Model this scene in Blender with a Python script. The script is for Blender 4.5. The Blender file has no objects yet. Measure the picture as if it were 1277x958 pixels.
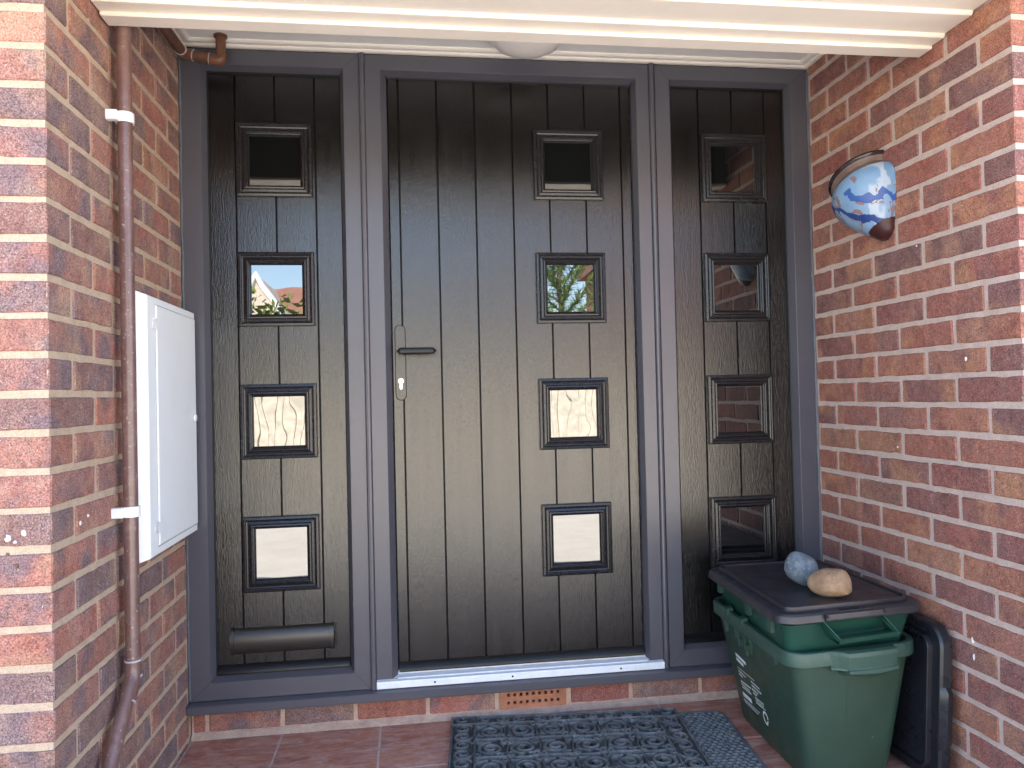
import bpy, math, random
from mathutils import Vector, Matrix, noise as mnoise
random.seed(7)
R = math.radians
PI = math.pi
sc = bpy.context.scene
COL = sc.collection

# ------------------------------------------------------------------ camera
F_PX, YAW, PITCH, ROLL = 961.28, .1354, .0162, -.0233
fw = Vector((math.sin(YAW)*math.cos(PITCH), math.cos(YAW)*math.cos(PITCH), math.sin(PITCH)))
rt = Vector((math.cos(YAW), -math.sin(YAW), 0)); up = rt.cross(fw)
cr = rt*math.cos(ROLL) + up*math.sin(ROLL); cu = up*math.cos(ROLL) - rt*math.sin(ROLL)
cam = bpy.data.objects.new('camera', bpy.data.cameras.new('camera'))
COL.objects.link(cam)
cam.matrix_world = Matrix(((cr.x, cu.x, -fw.x, .6816), (cr.y, cu.y, -fw.y, -2.496), (cr.z, cu.z, -fw.z, .9715), (0, 0, 0, 1)))
cam.data.sensor_width = 36
cam.data.lens = 36*F_PX/1277
cam.data.clip_start = .05
cam.data.clip_end = 2000
sc.camera = cam

# ------------------------------------------------------------------ light
SUN_EL, SUN_AZ = R(52), R(-22)          # azimuth from +y towards +x
w = bpy.data.worlds.new('World'); sc.world = w; w.use_nodes = True
nt = w.node_tree
sky = nt.nodes.new('ShaderNodeTexSky'); sky.sky_type = 'NISHITA'; sky.sun_disc = False
sky.sun_elevation = SUN_EL; sky.sun_rotation = SUN_AZ
bg = nt.nodes['Background']; bg.inputs['Strength'].default_value = .15
nt.links.new(sky.outputs[0], bg.inputs['Color'])
sd = Vector((math.sin(SUN_AZ)*math.cos(SUN_EL), math.cos(SUN_AZ)*math.cos(SUN_EL), math.sin(SUN_EL)))
sun = bpy.data.objects.new('sun', bpy.data.lights.new('sun', 'SUN'))
sun.data.energy = 5; sun.data.angle = R(.5); sun.data.color = (1, .95, .87)
sun.rotation_euler = sd.to_track_quat('Z', 'Y').to_euler(); sun.location = (0, 5, 12)
COL.objects.link(sun)
vs = sc.view_settings
vs.view_transform = 'Standard'; vs.look = 'None'; vs.gamma = 1; vs.exposure = 2.6

# ------------------------------------------------------------------ helpers
class MB:
    def __init__(s): s.v = []; s.f = []; s.sm = []
    def add(s, vs_, fs, smooth=False):
        n = len(s.v); s.v += [tuple(v) for v in vs_]; s.f += [[n+i for i in f] for f in fs]; s.sm += [smooth]*len(fs); return s
    def box(s, x0, x1, y0, y1, z0, z1):
        v = [(x, y, z) for x in (x0, x1) for y in (y0, y1) for z in (z0, z1)]
        return s.add(v, [(0, 1, 3, 2), (4, 6, 7, 5), (0, 4, 5, 1), (2, 3, 7, 6), (0, 2, 6, 4), (1, 5, 7, 3)])
    def cbox(s, x0, x1, y0, y1, z0, z1, c=.003):
        """box with chamfered edges"""
        X = (x0, x1); Y = (y0, y1); Z = (z0, z1); v = []; idx = {}
        for i in (0, 1):
            for j in (0, 1):
                for k in (0, 1):
                    dx = c*(1-2*i); dy = c*(1-2*j); dz = c*(1-2*k)
                    for a, p in (('x', (X[i], Y[j]+dy, Z[k]+dz)), ('y', (X[i]+dx, Y[j], Z[k]+dz)), ('z', (X[i]+dx, Y[j]+dy, Z[k]))):
                        idx[i, j, k, a] = len(v); v.append(p)
        f = []
        for i in (0, 1):
            f.append([idx[i, 0, 0, 'x'], idx[i, 0, 1, 'x'], idx[i, 1, 1, 'x'], idx[i, 1, 0, 'x']])
            f.append([idx[0, i, 0, 'y'], idx[1, i, 0, 'y'], idx[1, i, 1, 'y'], idx[0, i, 1, 'y']])
            f.append([idx[0, 0, i, 'z'], idx[0, 1, i, 'z'], idx[1, 1, i, 'z'], idx[1, 0, i, 'z']])
        for a in (0, 1):
            for b in (0, 1):
                f.append([idx[a, b, 0, 'x'], idx[a, b, 1, 'x'], idx[a, b, 1, 'y'], idx[a, b, 0, 'y']])
                f.append([idx[a, 0, b, 'x'], idx[a, 1, b, 'x'], idx[a, 1, b, 'z'], idx[a, 0, b, 'z']])
                f.append([idx[0, a, b, 'y'], idx[1, a, b, 'y'], idx[1, a, b, 'z'], idx[0, a, b, 'z']])
                for c_ in (0, 1): f.append([idx[a, b, c_, 'x'], idx[a, b, c_, 'y'], idx[a, b, c_, 'z']])
        return s.add(v, f)
    def rings(s, rs, smooth=False, cap0=False, cap1=False, closed=True):
        n = len(rs[0]); v = [p for r in rs for p in r]; f = []
        for i in range(len(rs)-1):
            for j in range(n if closed else n-1):
                k = (j+1) % n
                f.append((i*n+j, i*n+k, (i+1)*n+k, (i+1)*n+j))
        s.add(v, f, smooth)
        if cap0: s.add(rs[0], [list(range(n))[::-1]])
        if cap1: s.add(rs[-1], [list(range(n))])
        return s
    def tube(s, pts, r, n=10, smooth=True, caps=True, sq=None):
        pts = [Vector(p) for p in pts]; rs = []
        rr = r if hasattr(r, '__len__') else [r]*len(pts)
        pn = None
        for i, p in enumerate(pts):
            t = (pts[min(i+1, len(pts)-1)]-pts[max(i-1, 0)]).normalized()
            if pn is None: pn = t.orthogonal().normalized() if abs(t.z) > .9 else t.cross(Vector((0, 0, 1))).normalized()
            pn = (pn - t*pn.dot(t)).normalized(); b = t.cross(pn)
            rs.append([p+(pn*math.cos(2*PI*k/n)+b*math.sin(2*PI*k/n)*(sq or 1))*rr[i] for k in range(n)])
        return s.rings(rs, smooth, caps, caps)
    def build(s, name, m, parent=None, recalc=True):
        me = bpy.data.meshes.new(name); me.from_pydata(s.v, [], s.f); me.update()
        me.polygons.foreach_set('use_smooth', s.sm)
        if recalc:
            import bmesh
            bm = bmesh.new(); bm.from_mesh(me); bmesh.ops.recalc_face_normals(bm, faces=bm.faces); bm.to_mesh(me); bm.free()
        if any(s.sm): me.set_sharp_from_angle(angle=R(32))
        if m: me.materials.append(m)
        return link(name, me, parent)
def link(name, me, parent=None, loc=None):
    o = bpy.data.objects.new(name, me); COL.objects.link(o)
    if loc: o.location = loc
    if parent:
        o.parent = parent
        if not loc:
            o.location = -tot(parent)
        else:
            o.location = Vector(loc)-tot(parent)
    return o
def tot(p):
    t = Vector((0, 0, 0))
    while p: t += p.location; p = p.parent
    return t
def tag(o, label=None, cat=None, group=None, kind=None):
    if label: o['label'] = label
    if cat: o['category'] = cat
    if group: o['group'] = group
    if kind: o['kind'] = kind
    return o
def thing(name, loc, label, cat, group=None):
    o = bpy.data.objects.new(name, None); COL.objects.link(o); o.location = loc; o.empty_display_size = .1
    return tag(o, label, cat, group)
def arc(cx, cy, r, a0, a1, n): return [(cx+r*math.cos(a0+(a1-a0)*i/n), cy+r*math.sin(a0+(a1-a0)*i/n)) for i in range(n+1)]

# ------------------------------------------------------------------ material helpers
class M:
    def __init__(s, name):
        s.m = bpy.data.materials.new(name); s.m.use_nodes = True; s.t = s.m.node_tree; s.p = s.t.nodes['Principled BSDF']
        s.tc = None
    def n(s, typ, **kw):
        o = s.t.nodes.new(typ)
        for k, v in kw.items(): setattr(o, k, v)
        return o
    def l(s, a, b): s.t.links.new(a, b)
    def val(s, sock, v):
        if hasattr(v, 'is_output'): s.l(v, sock)
        else: sock.default_value = (v + (1,)) if isinstance(v, tuple) and len(v) == 3 and sock.type == 'RGBA' else v
    def coord(s, kind='Object'):
        if not s.tc: s.tc = s.n('ShaderNodeTexCoord')
        return s.tc.outputs[kind]
    def world(s):
        return s.n('ShaderNodeNewGeometry').outputs['Position']
    def mapv(s, v, scale=(1, 1, 1), loc=None, rot=None):
        m = s.n('ShaderNodeMapping'); s.l(v, m.inputs[0]); m.inputs['Scale'].default_value = scale
        if loc is not None: s.val(m.inputs['Location'], loc)
        if rot: m.inputs['Rotation'].default_value = rot
        return m.outputs[0]
    def noise(s, v, scale, det=4, rough=.55, dist=0):
        o = s.n('ShaderNodeTexNoise'); s.l(v, o.inputs['Vector']); o.inputs['Scale'].default_value = scale
        o.inputs['Detail'].default_value = det; o.inputs['Roughness'].default_value = rough; o.inputs['Distortion'].default_value = dist
        return o.outputs[0]
    def ramp(s, f, stops, interp='LINEAR'):
        o = s.n('ShaderNodeValToRGB'); s.l(f, o.inputs[0]); e = o.color_ramp; e.interpolation = interp
        while len(e.elements) < len(stops): e.elements.new(.5)
        for q, (p, c) in zip(e.elements, stops):
            q.position = p; q.color = (c, c, c, 1) if not hasattr(c, '__len__') else tuple(c)+(1,)
        return o.outputs[0]
    def mix(s, f, a, b, mode='MIX'):
        o = s.n('ShaderNodeMix', data_type='RGBA', blend_type=mode)
        s.val(o.inputs[0], f); s.val(o.inputs[6], a); s.val(o.inputs[7], b); return o.outputs[2]
    def math(s, op, a, b=0, c=0):
        o = s.n('ShaderNodeMath', operation=op); s.val(o.inputs[0], a); s.val(o.inputs[1], b)
        if len(o.inputs) > 2: s.val(o.inputs[2], c)
        return o.outputs[0]
    def bump(s, h, strength=.3, dist=.002, prev=None):
        o = s.n('ShaderNodeBump'); s.l(h, o.inputs['Height']); o.inputs['Strength'].default_value = strength; o.inputs['Distance'].default_value = dist
        if prev: s.l(prev, o.inputs['Normal'])
        s.l(o.outputs[0], s.p.inputs['Normal']); return o.outputs[0]
    def set(s, color=None, rough=None, spec=None, metal=None, ior=None):
        if color is not None: s.val(s.p.inputs['Base Color'], color)
        if rough is not None: s.val(s.p.inputs['Roughness'], rough)
        if spec is not None: s.p.inputs['Specular IOR Level'].default_value = spec
        if metal is not None: s.p.inputs['Metallic'].default_value = metal
        if ior is not None: s.p.inputs['IOR'].default_value = ior
        return s
def simple(name, c, rough=.5, var=.12, scale=8, bump=.0, bscale=200, spec=None, metal=None):
    a = M(name); v = a.world()
    f = a.noise(v, scale, 5, .6)
    c1 = tuple(x*(1-var) for x in c); c2 = tuple(min(1, x*(1+var)) for x in c)
    a.set(a.ramp(f, [(.3, c1), (.7, c2)]), rough, spec, metal)
    if bump: a.bump(a.noise(v, bscale, 3), bump, .001)
    return a.m

MORT = {}
def brick_mat(name, stops, dust, dustc, mort, tan=(.44, .2, .075), purple=(.105, .052, .058), tanw=.5, pw_=.6):
    a = M(name); oi = a.n('ShaderNodeObjectInfo'); rnd = oi.outputs['Random']
    off = a.n('ShaderNodeCombineXYZ'); 
    a.l(a.math('MULTIPLY', rnd, 37.0), off.inputs[0]); a.l(a.math('MULTIPLY', rnd, 91.0), off.inputs[1]); a.l(a.math('MULTIPLY', rnd, 13.0), off.inputs[2])
    va = a.n('ShaderNodeVectorMath', operation='ADD'); a.l(a.coord(), va.inputs[0]); a.l(off.outputs[0], va.inputs[1]); v = va.outputs[0]
    base = a.ramp(rnd, stops, 'LINEAR')
    blot = a.noise(v, 9, 2, .5)
    base = a.mix(a.ramp(blot, [(.49, 0.0), (.64, pw_)]), base, purple)
    blot2 = a.noise(a.mapv(v, (1, 1, 1), (5, 3, 8)), 8, 2, .5)
    base = a.mix(a.ramp(blot2, [(.53, 0.0), (.70, tanw)]), base, tan)
    grain = a.noise(v, 260, 3, .7)
    base = a.mix(1.0, base, a.ramp(grain, [(.32, .45), (.68, 1.6)]), 'MULTIPLY')
    mid = a.noise(v, 55, 4, .65)
    base = a.mix(1.0, base, a.ramp(mid, [(.3, .72), (.7, 1.28)]), 'MULTIPLY')
    d = a.math('MULTIPLY', a.ramp(a.noise(v, 10, 4, .6), [(.35, .25), (.7, 1.0)]), a.ramp(a.noise(v, 330, 3, .8), [(.46, 0.0), (.62, dust)]))
    base = a.mix(d, base, dustc)
    # pale specks of lime and sand
    vor = a.n('ShaderNodeTexVoronoi'); a.l(v, vor.inputs['Vector']); vor.inputs['Scale'].default_value = 120
    sp = a.math('LESS_THAN', vor.outputs['Distance'], .13)
    spc = a.math('MULTIPLY', sp, a.math('GREATER_THAN', a.noise(v, 40, 2), .54))
    base = a.mix(a.math('MULTIPLY', spc, .7), base, (.62, .52, .45))
    # mortar smeared raggedly over the arrises
    g = a.n('ShaderNodeSeparateXYZ'); a.l(a.coord('Generated'), g.inputs[0])
    nrm = a.n('ShaderNodeSeparateXYZ'); a.l(a.coord('Normal'), nrm.inputs[0])
    dims = [.2, .2, .065]; ds = []
    for i in range(3):
        e = a.math('SUBTRACT', .5, a.math('ABSOLUTE', a.math('SUBTRACT', g.outputs[i], .5)))
        e = a.math('MULTIPLY', e, dims[i])
        e = a.math('ADD', e, a.math('MULTIPLY', a.math('ABSOLUTE', nrm.outputs[i]), .5))
        ds.append(e)
    dm = a.math('MINIMUM', a.math('MINIMUM', ds[0], ds[1]), ds[2])
    rag = a.math('MULTIPLY', a.math('SUBTRACT', a.noise(a.world(), 85, 5, .8), .36), .0205)
    edge = a.math('LESS_THAN', dm, rag)
    base = a.mix(a.math('MULTIPLY', edge, .92), base, mort)
    a.set(base, .88, .25)
    h = a.math('ADD', a.math('MULTIPLY', grain, .6), mid)
    h = a.math('ADD', h, a.math('MULTIPLY', edge, .6))
    a.bump(h, .7, .003)
    return a.m
def mortar_mat(name, c, c2):
    a = M(name); v = a.world()
    f = a.noise(v, 30, 6, .7)
    col = a.ramp(f, [(.3, c2), (.65, c)])
    col = a.mix(1.0, col, a.ramp(a.noise(v, 420, 2), [(.3, .8), (.7, 1.15)]), 'MULTIPLY')
    a.set(col, .95, .2); a.bump(a.math('ADD', f, a.noise(v, 180, 4, .7)), .6, .003)
    return a.m

MR = (.58, .455, .40)
ML = (.56, .42, .31)
M_brickR = brick_mat('brick_orange_red', [(0, (.27, .092, .066)), (.25, (.29, .11, .074)), (.45, (.25, .082, .066)), (.62, (.20, .08, .07)), (.74, (.15, .072, .07)), (.85, (.31, .14, .085)), (1, (.27, .09, .066))], .6, (.46, .32, .28), MR, tan=(.42, .20, .10), purple=(.15, .078, .076), tanw=.6, pw_=.5)
M_brickL = brick_mat('brick_pinkish_brown', [(0, (.30, .115, .09)), (.25, (.31, .13, .092)), (.45, (.26, .105, .085)), (.62, (.20, .10, .085)), (.74, (.165, .093, .09)), (.85, (.34, .165, .105)), (1, (.34, .105, .08))], .6, (.56, .44, .39), ML, (.42, .25, .15), (.15, .095, .105), tanw=.5, pw_=.9)
M_mortR = mortar_mat('mortar_pink_grey', MR, (.47, .35, .30))
M_mortL = mortar_mat('mortar_tan', ML, (.46, .34, .24))
M_plinthmort = mortar_mat('mortar_plinth', (.60, .44, .34), (.44, .28, .21))

def door_mat():
    a = M('door_skin_embossed_black'); v = a.coord()
    oi = a.n('ShaderNodeObjectInfo'); 
    va = a.n('ShaderNodeVectorMath', operation='ADD'); a.l(a.world(), va.inputs[0])
    cb = a.n('ShaderNodeCombineXYZ'); a.l(a.math('MULTIPLY', oi.outputs['Random'], 17), cb.inputs[0]); a.l(a.math('MULTIPLY', oi.outputs['Random'], 31), cb.inputs[2])
    a.l(cb.outputs[0], va.inputs[1]); v = va.outputs[0]
    g1 = a.noise(a.mapv(v, (1, 1, .15)), 260, 2, .65, .9)
    g2 = a.noise(a.mapv(v, (1, 1, .06)), 38, 3, .6, .5)
    g3 = a.noise(v, 500, 2, .5)
    h = a.math('ADD', a.math('ADD', g1, a.math('MULTIPLY', g2, .35)), a.math('MULTIPLY', g3, .3))
    a.set(a.ramp(g1, [(.35, (.004, .0038, .0036)), (.65, (.0095, .0088, .008))]), a.ramp(g2, [(.3, .17), (.7, .25)]), .8)
    a.bump(h, .5, .0015)
    return a.m
M_door = door_mat()
def frame_mat():
    a = M('frame_foil_anthracite'); v = a.world()
    f = a.noise(v, 700, 2, .5)
    a.set(a.ramp(a.noise(v, 3, 4), [(.3, (.070, .068, .082)), (.7, (.082, .079, .094))]), .31, .6)
    a.bump(f, .12, .0004)
    return a.m
M_frame = frame_mat()
M_gasket = simple('gasket_black', (.008, .008, .009), .5)
def glass_mat(nm, sc1, dist):
    a = M(nm); v = a.world()
    a.set((.006, .007, .007), .01, .5, ior=2.4)
    a.p.inputs['Specular IOR Level'].default_value = .5
    a.bump(a.noise(a.mapv(v, (1, 1, .8)), sc1, 0, .4), .42, dist)
    return a.m
M_glass = glass_mat('dark_double_glazing', 15, .0003)
M_glass3 = glass_mat('rippled_double_glazing', 15, .0007)
M_mould = simple('window_moulding_black', (.014, .013, .014), .26, .15, 30, .05, 400)
M_black = simple('handle_satin_black', (.006, .006, .007), .3, .1, spec=.3)
M_plate = simple('letter_plate_bronze_black', (.022, .019, .016), .36, .1, spec=.7)
M_steel = simple('lock_polished_steel', (.75, .74, .7), .22, .06, metal=1.0)
M_alu = simple('threshold_aluminium', (.80, .83, .87), .38, .06, 40, .05, 200, metal=.2)
def cream_mat(name, c, dirt=.25):
    a = M(name); v = a.world()
    f = a.noise(v, 5, 6, .7); g = a.noise(v, 90, 3, .7)
    col = a.mix(a.ramp(f, [(.5, 0.0), (.8, dirt)]), c, tuple(x*.62 for x in c))
    sp = a.math('GREATER_THAN', g, .72)
    col = a.mix(a.math('MULTIPLY', sp, .35), col, (.25, .2, .15))
    a.set(col, .42, .4); a.bump(a.noise(a.mapv(v, (.3, 1, 1)), 60, 3), .08, .0008)
    return a.m
M_cream = cream_mat('soffit_cream_pvc', (.82, .73, .63))
M_ceil = cream_mat('porch_ceiling_paint', (.84, .81, .76), .35)
M_trim = cream_mat('ceiling_bead_cream', (.86, .79, .70), .3)
M_shadewood = simple('beam_shade_brown', (.035, .02, .014), .6, .3, 12, .2, 90)  # near-black brown puts the beam's deep unlit shade into its colour
def white_mat():
    a = M('meter_box_white'); v = a.world()
    f = a.noise(v, 7, 6, .75)
    a.set(a.mix(a.ramp(f, [(.5, 0.0), (.85, .35)]), (.9, .9, .9), (.72, .7, .66)), .42, .5)
    a.bump(a.noise(v, 350, 2), .08, .0006); return a.m
M_white = white_mat()
def pipe_mat():
    a = M('waste_pipe_brown'); v = a.world()
    f = a.noise(v, 18, 6, .75)
    col = a.ramp(f, [(.3, (.125, .062, .052)), (.55, (.17, .092, .08)), (.8, (.27, .19, .17))])
    sp = a.math('GREATER_THAN', a.noise(v, 140, 2), .68)
    a.set(a.mix(a.math('MULTIPLY', sp, .5), col, (.5, .45, .42)), .28, .6); a.bump(f, .08, .0006); return a.m
M_pipe = pipe_mat()
M_copperish = simple('overflow_pipe_rusty_brown', (.15, .062, .034), .38, .45, 25, .1, 120)
M_clip = simple('clip_white', (.8, .79, .76), .45, .06)
M_cem = simple('solvent_smear_grey', (.45, .43, .43), .6, .3, 60)
M_silicone = simple('silicone_bead', (.11, .12, .145), .4, .2, 20)
def tile_mat():
    a = M('quarry_tile_red'); v = a.world(); oi = a.n('ShaderNodeObjectInfo')
    f = a.noise(a.mapv(v, (1, 2.2, 1), rot=(0, 0, .6)), 7, 6, .7, .6)
    col = a.ramp(f, [(.3, (.25, .08, .055)), (.48, (.37, .13, .085)), (.6, (.50, .20, .115)), (.75, (.44, .20, .14))])
    col = a.mix(a.math('MULTIPLY', oi.outputs['Random'], .45), col, (.34, .13, .075))
    sm = a.ramp(a.noise(a.mapv(v, (1, 3, 1), rot=(0, 0, -.7)), 12, 7, .8, 1.0), [(.43, 0.0), (.66, .75)])
    col = a.mix(sm, col, (.60, .42, .37))
    sp = a.math('GREATER_THAN', a.noise(v, 130, 3, .7), .7)
    col = a.mix(a.math('MULTIPLY', sp, .6), col, (.6, .52, .5))
    a.set(col, a.ramp(f, [(.3, .34), (.7, .6)]), .5); a.bump(a.noise(v, 60, 5, .7), .15, .0015); return a.m
M_tile = tile_mat()
M_grout = mortar_mat('tile_grout', (.66, .52, .46), (.46, .33, .28))
M_terra = simple('air_brick_terracotta', (.42, .17, .095), .85, .2, 40, .3, 200)
M_void = simple('void_dark', (.01, .008, .008), .9)
def plastic(name, c, c2, rough=.42, scuff=.3, sc_=(.4, .45, .42), trans=None):
    a = M(name); v = a.world()
    f = a.noise(v, 6, 5, .65); col = a.ramp(f, [(.3, c), (.7, c2)])
    s2 = a.ramp(a.noise(a.mapv(v, (1, 1, 3), rot=(.5, .3, .2)), 22, 8, .85), [(.58, 0.0), (.8, scuff)])
    col = a.mix(s2, col, sc_)
    sp = a.math('GREATER_THAN', a.noise(v, 70, 3, .75), .735)
    col = a.mix(a.math('MULTIPLY', sp, scuff*1.6), col, sc_)
    a.set(col, a.ramp(a.noise(v, 15, 4), [(.3, rough-.06), (.7, rough+.1)]), .5)
    a.bump(a.noise(v, 120, 4, .6), .06, .001); return a.m
M_green = plastic('bin_green', (.021, .048, .031), (.028, .060, .040), .42, .3, (.2, .3, .24))
M_green2 = plastic('upper_bin_green', (.008, .045, .031), (.012, .060, .040), .36, .2, (.35, .5, .45))
M_rim = plastic('bin_rim_green', (.027, .062, .044), (.034, .075, .054), .45, .25, (.3, .4, .35))
M_lid = plastic('lid_charcoal', (.017, .016, .020), (.030, .028, .032), .38, .35, (.17, .155, .16))
M_lid2 = plastic('lid_gloss_black', (.012, .012, .016), (.018, .018, .023), .28, .12, (.1, .1, .12))
M_print = simple('print_white', (.72, .76, .76), .6, .15, 80)
def mat_mat():
    a = M('rubber_mat_dusty'); v = a.world()
    f = a.noise(v, 16, 6, .75)
    nz = a.n('ShaderNodeSeparateXYZ'); a.l(a.coord('Object'), nz.inputs[0])
    col = a.ramp(f, [(.3, (.055, .058, .060)), (.55, (.125, .125, .122)), (.8, (.28, .28, .275))])
    sp = a.math('GREATER_THAN', a.noise(v, 150, 3, .7), .69)
    a.set(a.mix(a.math('MULTIPLY', sp, .5), col, (.35, .37, .4)), .68, .4); a.bump(a.noise(v, 220, 3), .3, .001); return a.m
M_mat = mat_mat()
M_void2 = simple('mat_underside', (.065, .065, .066), .8, .5, 40)
M_mat2 = simple('rubber_mat_grey', (.14, .145, .147), .7, .35, 30, .3, 200)
def stone_mat(name, c, cd, cl, spot):
    a = M(name); v = a.coord()
    f = a.noise(v, 18, 6, .7); col = a.ramp(f, [(.3, cd), (.5, c), (.7, cl)])
    s = a.math('GREATER_THAN', a.noise(v, 160, 3, .7), spot)
    col = a.mix(a.math('MULTIPLY', s, .75), col, (.72, .74, .76))
    d = a.math('LESS_THAN', a.noise(a.mapv(v, loc=(3, 1, 2)), 190, 3, .7), .36)
    col = a.mix(a.math('MULTIPLY', d, .5), col, tuple(x*.3 for x in cd))
    a.set(col, .75, .4); a.bump(a.math('ADD', f, a.noise(v, 140, 4, .7)), .5, .004); return a.m
M_stoneG = stone_mat('granite_blue_grey', (.14, .17, .195), (.06, .08, .095), (.24, .27, .30), .66)
M_stoneO = stone_mat('sandstone_buff', (.32, .20, .115), (.21, .11, .06), (.42, .29, .19), .72)

# ------------------------------------------------------------------ key dimensions
W, D = 2.08, .905
Z0 = 2.048            # bed joint k is at Z0 - .075 k
FLOOR = -.066
GROUND = -.20

# ------------------------------------------------------------------ ground and floor (setting)
def ground_mat():
    a = M('driveway_concrete_pale'); v = a.world()
    f = a.noise(v, 2.5, 8, .7); g = a.noise(v, 60, 4, .7)
    col = a.mix(1.0, a.ramp(f, [(.3, (.46, .42, .36)), (.7, (.58, .54, .47))]), a.ramp(g, [(.3, .88), (.7, 1.1)]), 'MULTIPLY')
    a.set(col, .9, .3); a.bump(g, .4, .003); return a.m
M_ground = ground_mat()
g = MB().add([(-150, -150, GROUND), (150, -150, GROUND), (150, 150, GROUND), (-150, 150, GROUND)], [(0, 1, 2, 3)]).build('ground', M_ground)
tag(g, kind='structure')
# porch floor: bed of grout with a red quarry tile laid on it one by one
fl = MB().box(0, W, -1.35, -.02, GROUND+.004, FLOOR-.0012).box(0, W, -.02, .12, GROUND+.004, FLOOR-.0012).build('floor', M_grout)
tag(fl, kind='structure')
fl.location = (0, 0, 0)
xs = [-.03+.3035*i for i in range(9)]; xs = [max(.003, x) for x in xs[:-1]]+[W-.003]
ys = [.02, -.285, -.588, -.892, -1.195]
for i in range(len(xs)-1):
    for j in range(len(ys)-1):
        x0, x1, y1, y0 = xs[i]+.003, xs[i+1]-.003, ys[j]-.003, ys[j+1]+.003
        if x1-x0 < .03: continue
        MB().cbox(x0-x0, x1-x0, 0, y1-y0, 0, .011, .0015).build('floor_tile', M_tile, fl).location = (x0, y0, FLOOR-.0105+random.uniform(-.0006, .0006))

# ------------------------------------------------------------------ brick walls
def brick_mesh(lx, ly, lz, seed):
    rr = random.Random(seed)
    m = MB().cbox(-lx/2, lx/2, -ly/2, ly/2, -lz/2, lz/2, .0026)
    me = bpy.data.meshes.new('brick'); me.from_pydata(m.v, [], m.f); me.update()
    import bmesh
    bm = bmesh.new(); bm.from_mesh(me)
    ax = 0 if lx > ly else 1; L_ = max(lx, ly)
    es = [e for e in bm.edges if abs(abs(e.verts[0].co[ax]-e.verts[1].co[ax])-L_) < .01]
    bmesh.ops.subdivide_edges(bm, edges=es, cuts=6 if L_ > .15 else 3, use_grid_fill=True)
    for v_ in bm.verts:
        for q in range(3):
            j_ = .0021 if q == 2 else .0014
            v_.co[q] -= math.copysign(abs(rr.gauss(0, j_))*.75, v_.co[q])+rr.uniform(-.0003, .0003) if abs(v_.co[q]) > .02 else 0
    bmesh.ops.recalc_face_normals(bm, faces=bm.faces); bm.to_mesh(me); bm.free()
    return me
BM = {}
def brick(parent, m, x0, x1, y0, y1, z0, z1):
    key = (m.name, round(x1-x0, 3), round(y1-y0, 3), round(z1-z0, 3), random.randrange(5))
    if key not in BM:
        me = brick_mesh(x1-x0, y1-y0, z1-z0, hash(str(key)) % 1 + len(BM)); me.materials.append(m); BM[key] = me
    o = link('brick', BM[key], parent, ((x0+x1)/2, (y0+y1)/2, (z0+z1)/2))
    o.rotation_euler = (random.gauss(0, .003), random.gauss(0, .002), random.gauss(0, .003))
    o.location += Vector((random.gauss(0, .0005), random.gauss(0, .0006), random.gauss(0, .0008)))
    return o
def side_wall(side):
    s = -1 if side == 'L' else 1        # bricks lie on the s side of the face
    fx = 0 if side == 'L' else W
    bm_, mm = (M_brickL, M_mortL) if side == 'L' else (M_brickR, M_mortR)
    wl = thing('brick_wall', (fx, -D, GROUND),
               'pinkish brown brick side wall carrying the brown pipe and white meter box' if side == 'L' else 'orange red brick side wall with the blue pottery wall pocket',
               'brick wall')
    j = .010; a, b = (fx-.004, fx-.45) if side == 'L' else (fx+.004, fx+.45)
    MB().box(min(a, b), max(a, b), -D+.004, .12, GROUND-.05, 2.3).build('mortar', mm, wl)
    dep = .1025
    def X(d0, d1):  # distance into the wall from the face
        p, q = fx+s*d0, fx+s*d1
        return min(p, q), max(p, q)
    for k in range(-1, 31):
        zt = Z0-.075*k; z0, z1 = zt-.0690, zt-.0062
        if z0 < GROUND-.05: continue
        if k % 2 == 0:      # stretchers along the side wall, header to the front
            segs = [(-D+.225*i, -D+.225*i+.215) for i in range(4)]
            front = [(0, .1025), (.1125, .3275)]
        else:
            segs = [(-D, -D+.1025)]+[(-D+.1125+.225*i, -D+.1125+.225*i+.215) for i in range(3)]+[(-D+.7875, -.006)]
            front = [(0, .215), (.225, .44)]
        for i, (ya, yb) in enumerate(segs):
            jj = random.uniform(-.001, .001) if i else 0
            if i == 0:
                x = X(0, front[0][1]); brick(wl, bm_, x[0], x[1], ya, yb, z0, z1)
            else:
                x = X(0, .09); brick(wl, bm_, x[0], x[1], ya+jj+.0014, yb+jj-.0014, z0, z1)
        f1 = front[1]; x = X(*f1); brick(wl, bm_, x[0], x[1], -D, -D+.09, z0, z1)
    return wl
wallL = side_wall('L')
wallR = side_wall('R')

M_dab = simple('plaster_dab', (.72, .69, .66), .8, .1, 90, .4, 160)
def dab(parent, c_, nrm, r, sq, name='plaster_dab', m_=None):
    m4 = MB(); nrm = Vector(nrm); u = Vector((0, 0, 1)); v_ = nrm.cross(u); rr4 = random.Random(int(c_[2]*1e4)); n_ = 11
    rad_ = [r*rr4.uniform(.55, 1.25) for _ in range(n_)]
    def ring(k, h): return [Vector(c_)+nrm*h+u*(rad_[i]*k*math.sin(2*PI*i/n_)*sq)+v_*(rad_[i]*k*math.cos(2*PI*i/n_)) for i in range(n_)]
    return m4.rings([ring(1, -.004), ring(1, .0006), ring(.6, .0022)], True, cap1=True).build(name, m_ or M_dab, parent)
for c_, r, q in (((-.050, -.905, .732), .0055, 1), ((-.078, -.905, .722), .006, 1.3), ((-.066, -.905, .716), .003, 1)): dab(wallL, c_, (0, -1, 0), r, q)
for c_, r, q in (((0, -.776, .729), .0045, 1.2), ((0, -.735, .738), .003, 1)): dab(wallL, c_, (1, 0, 0), r, q)
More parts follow.
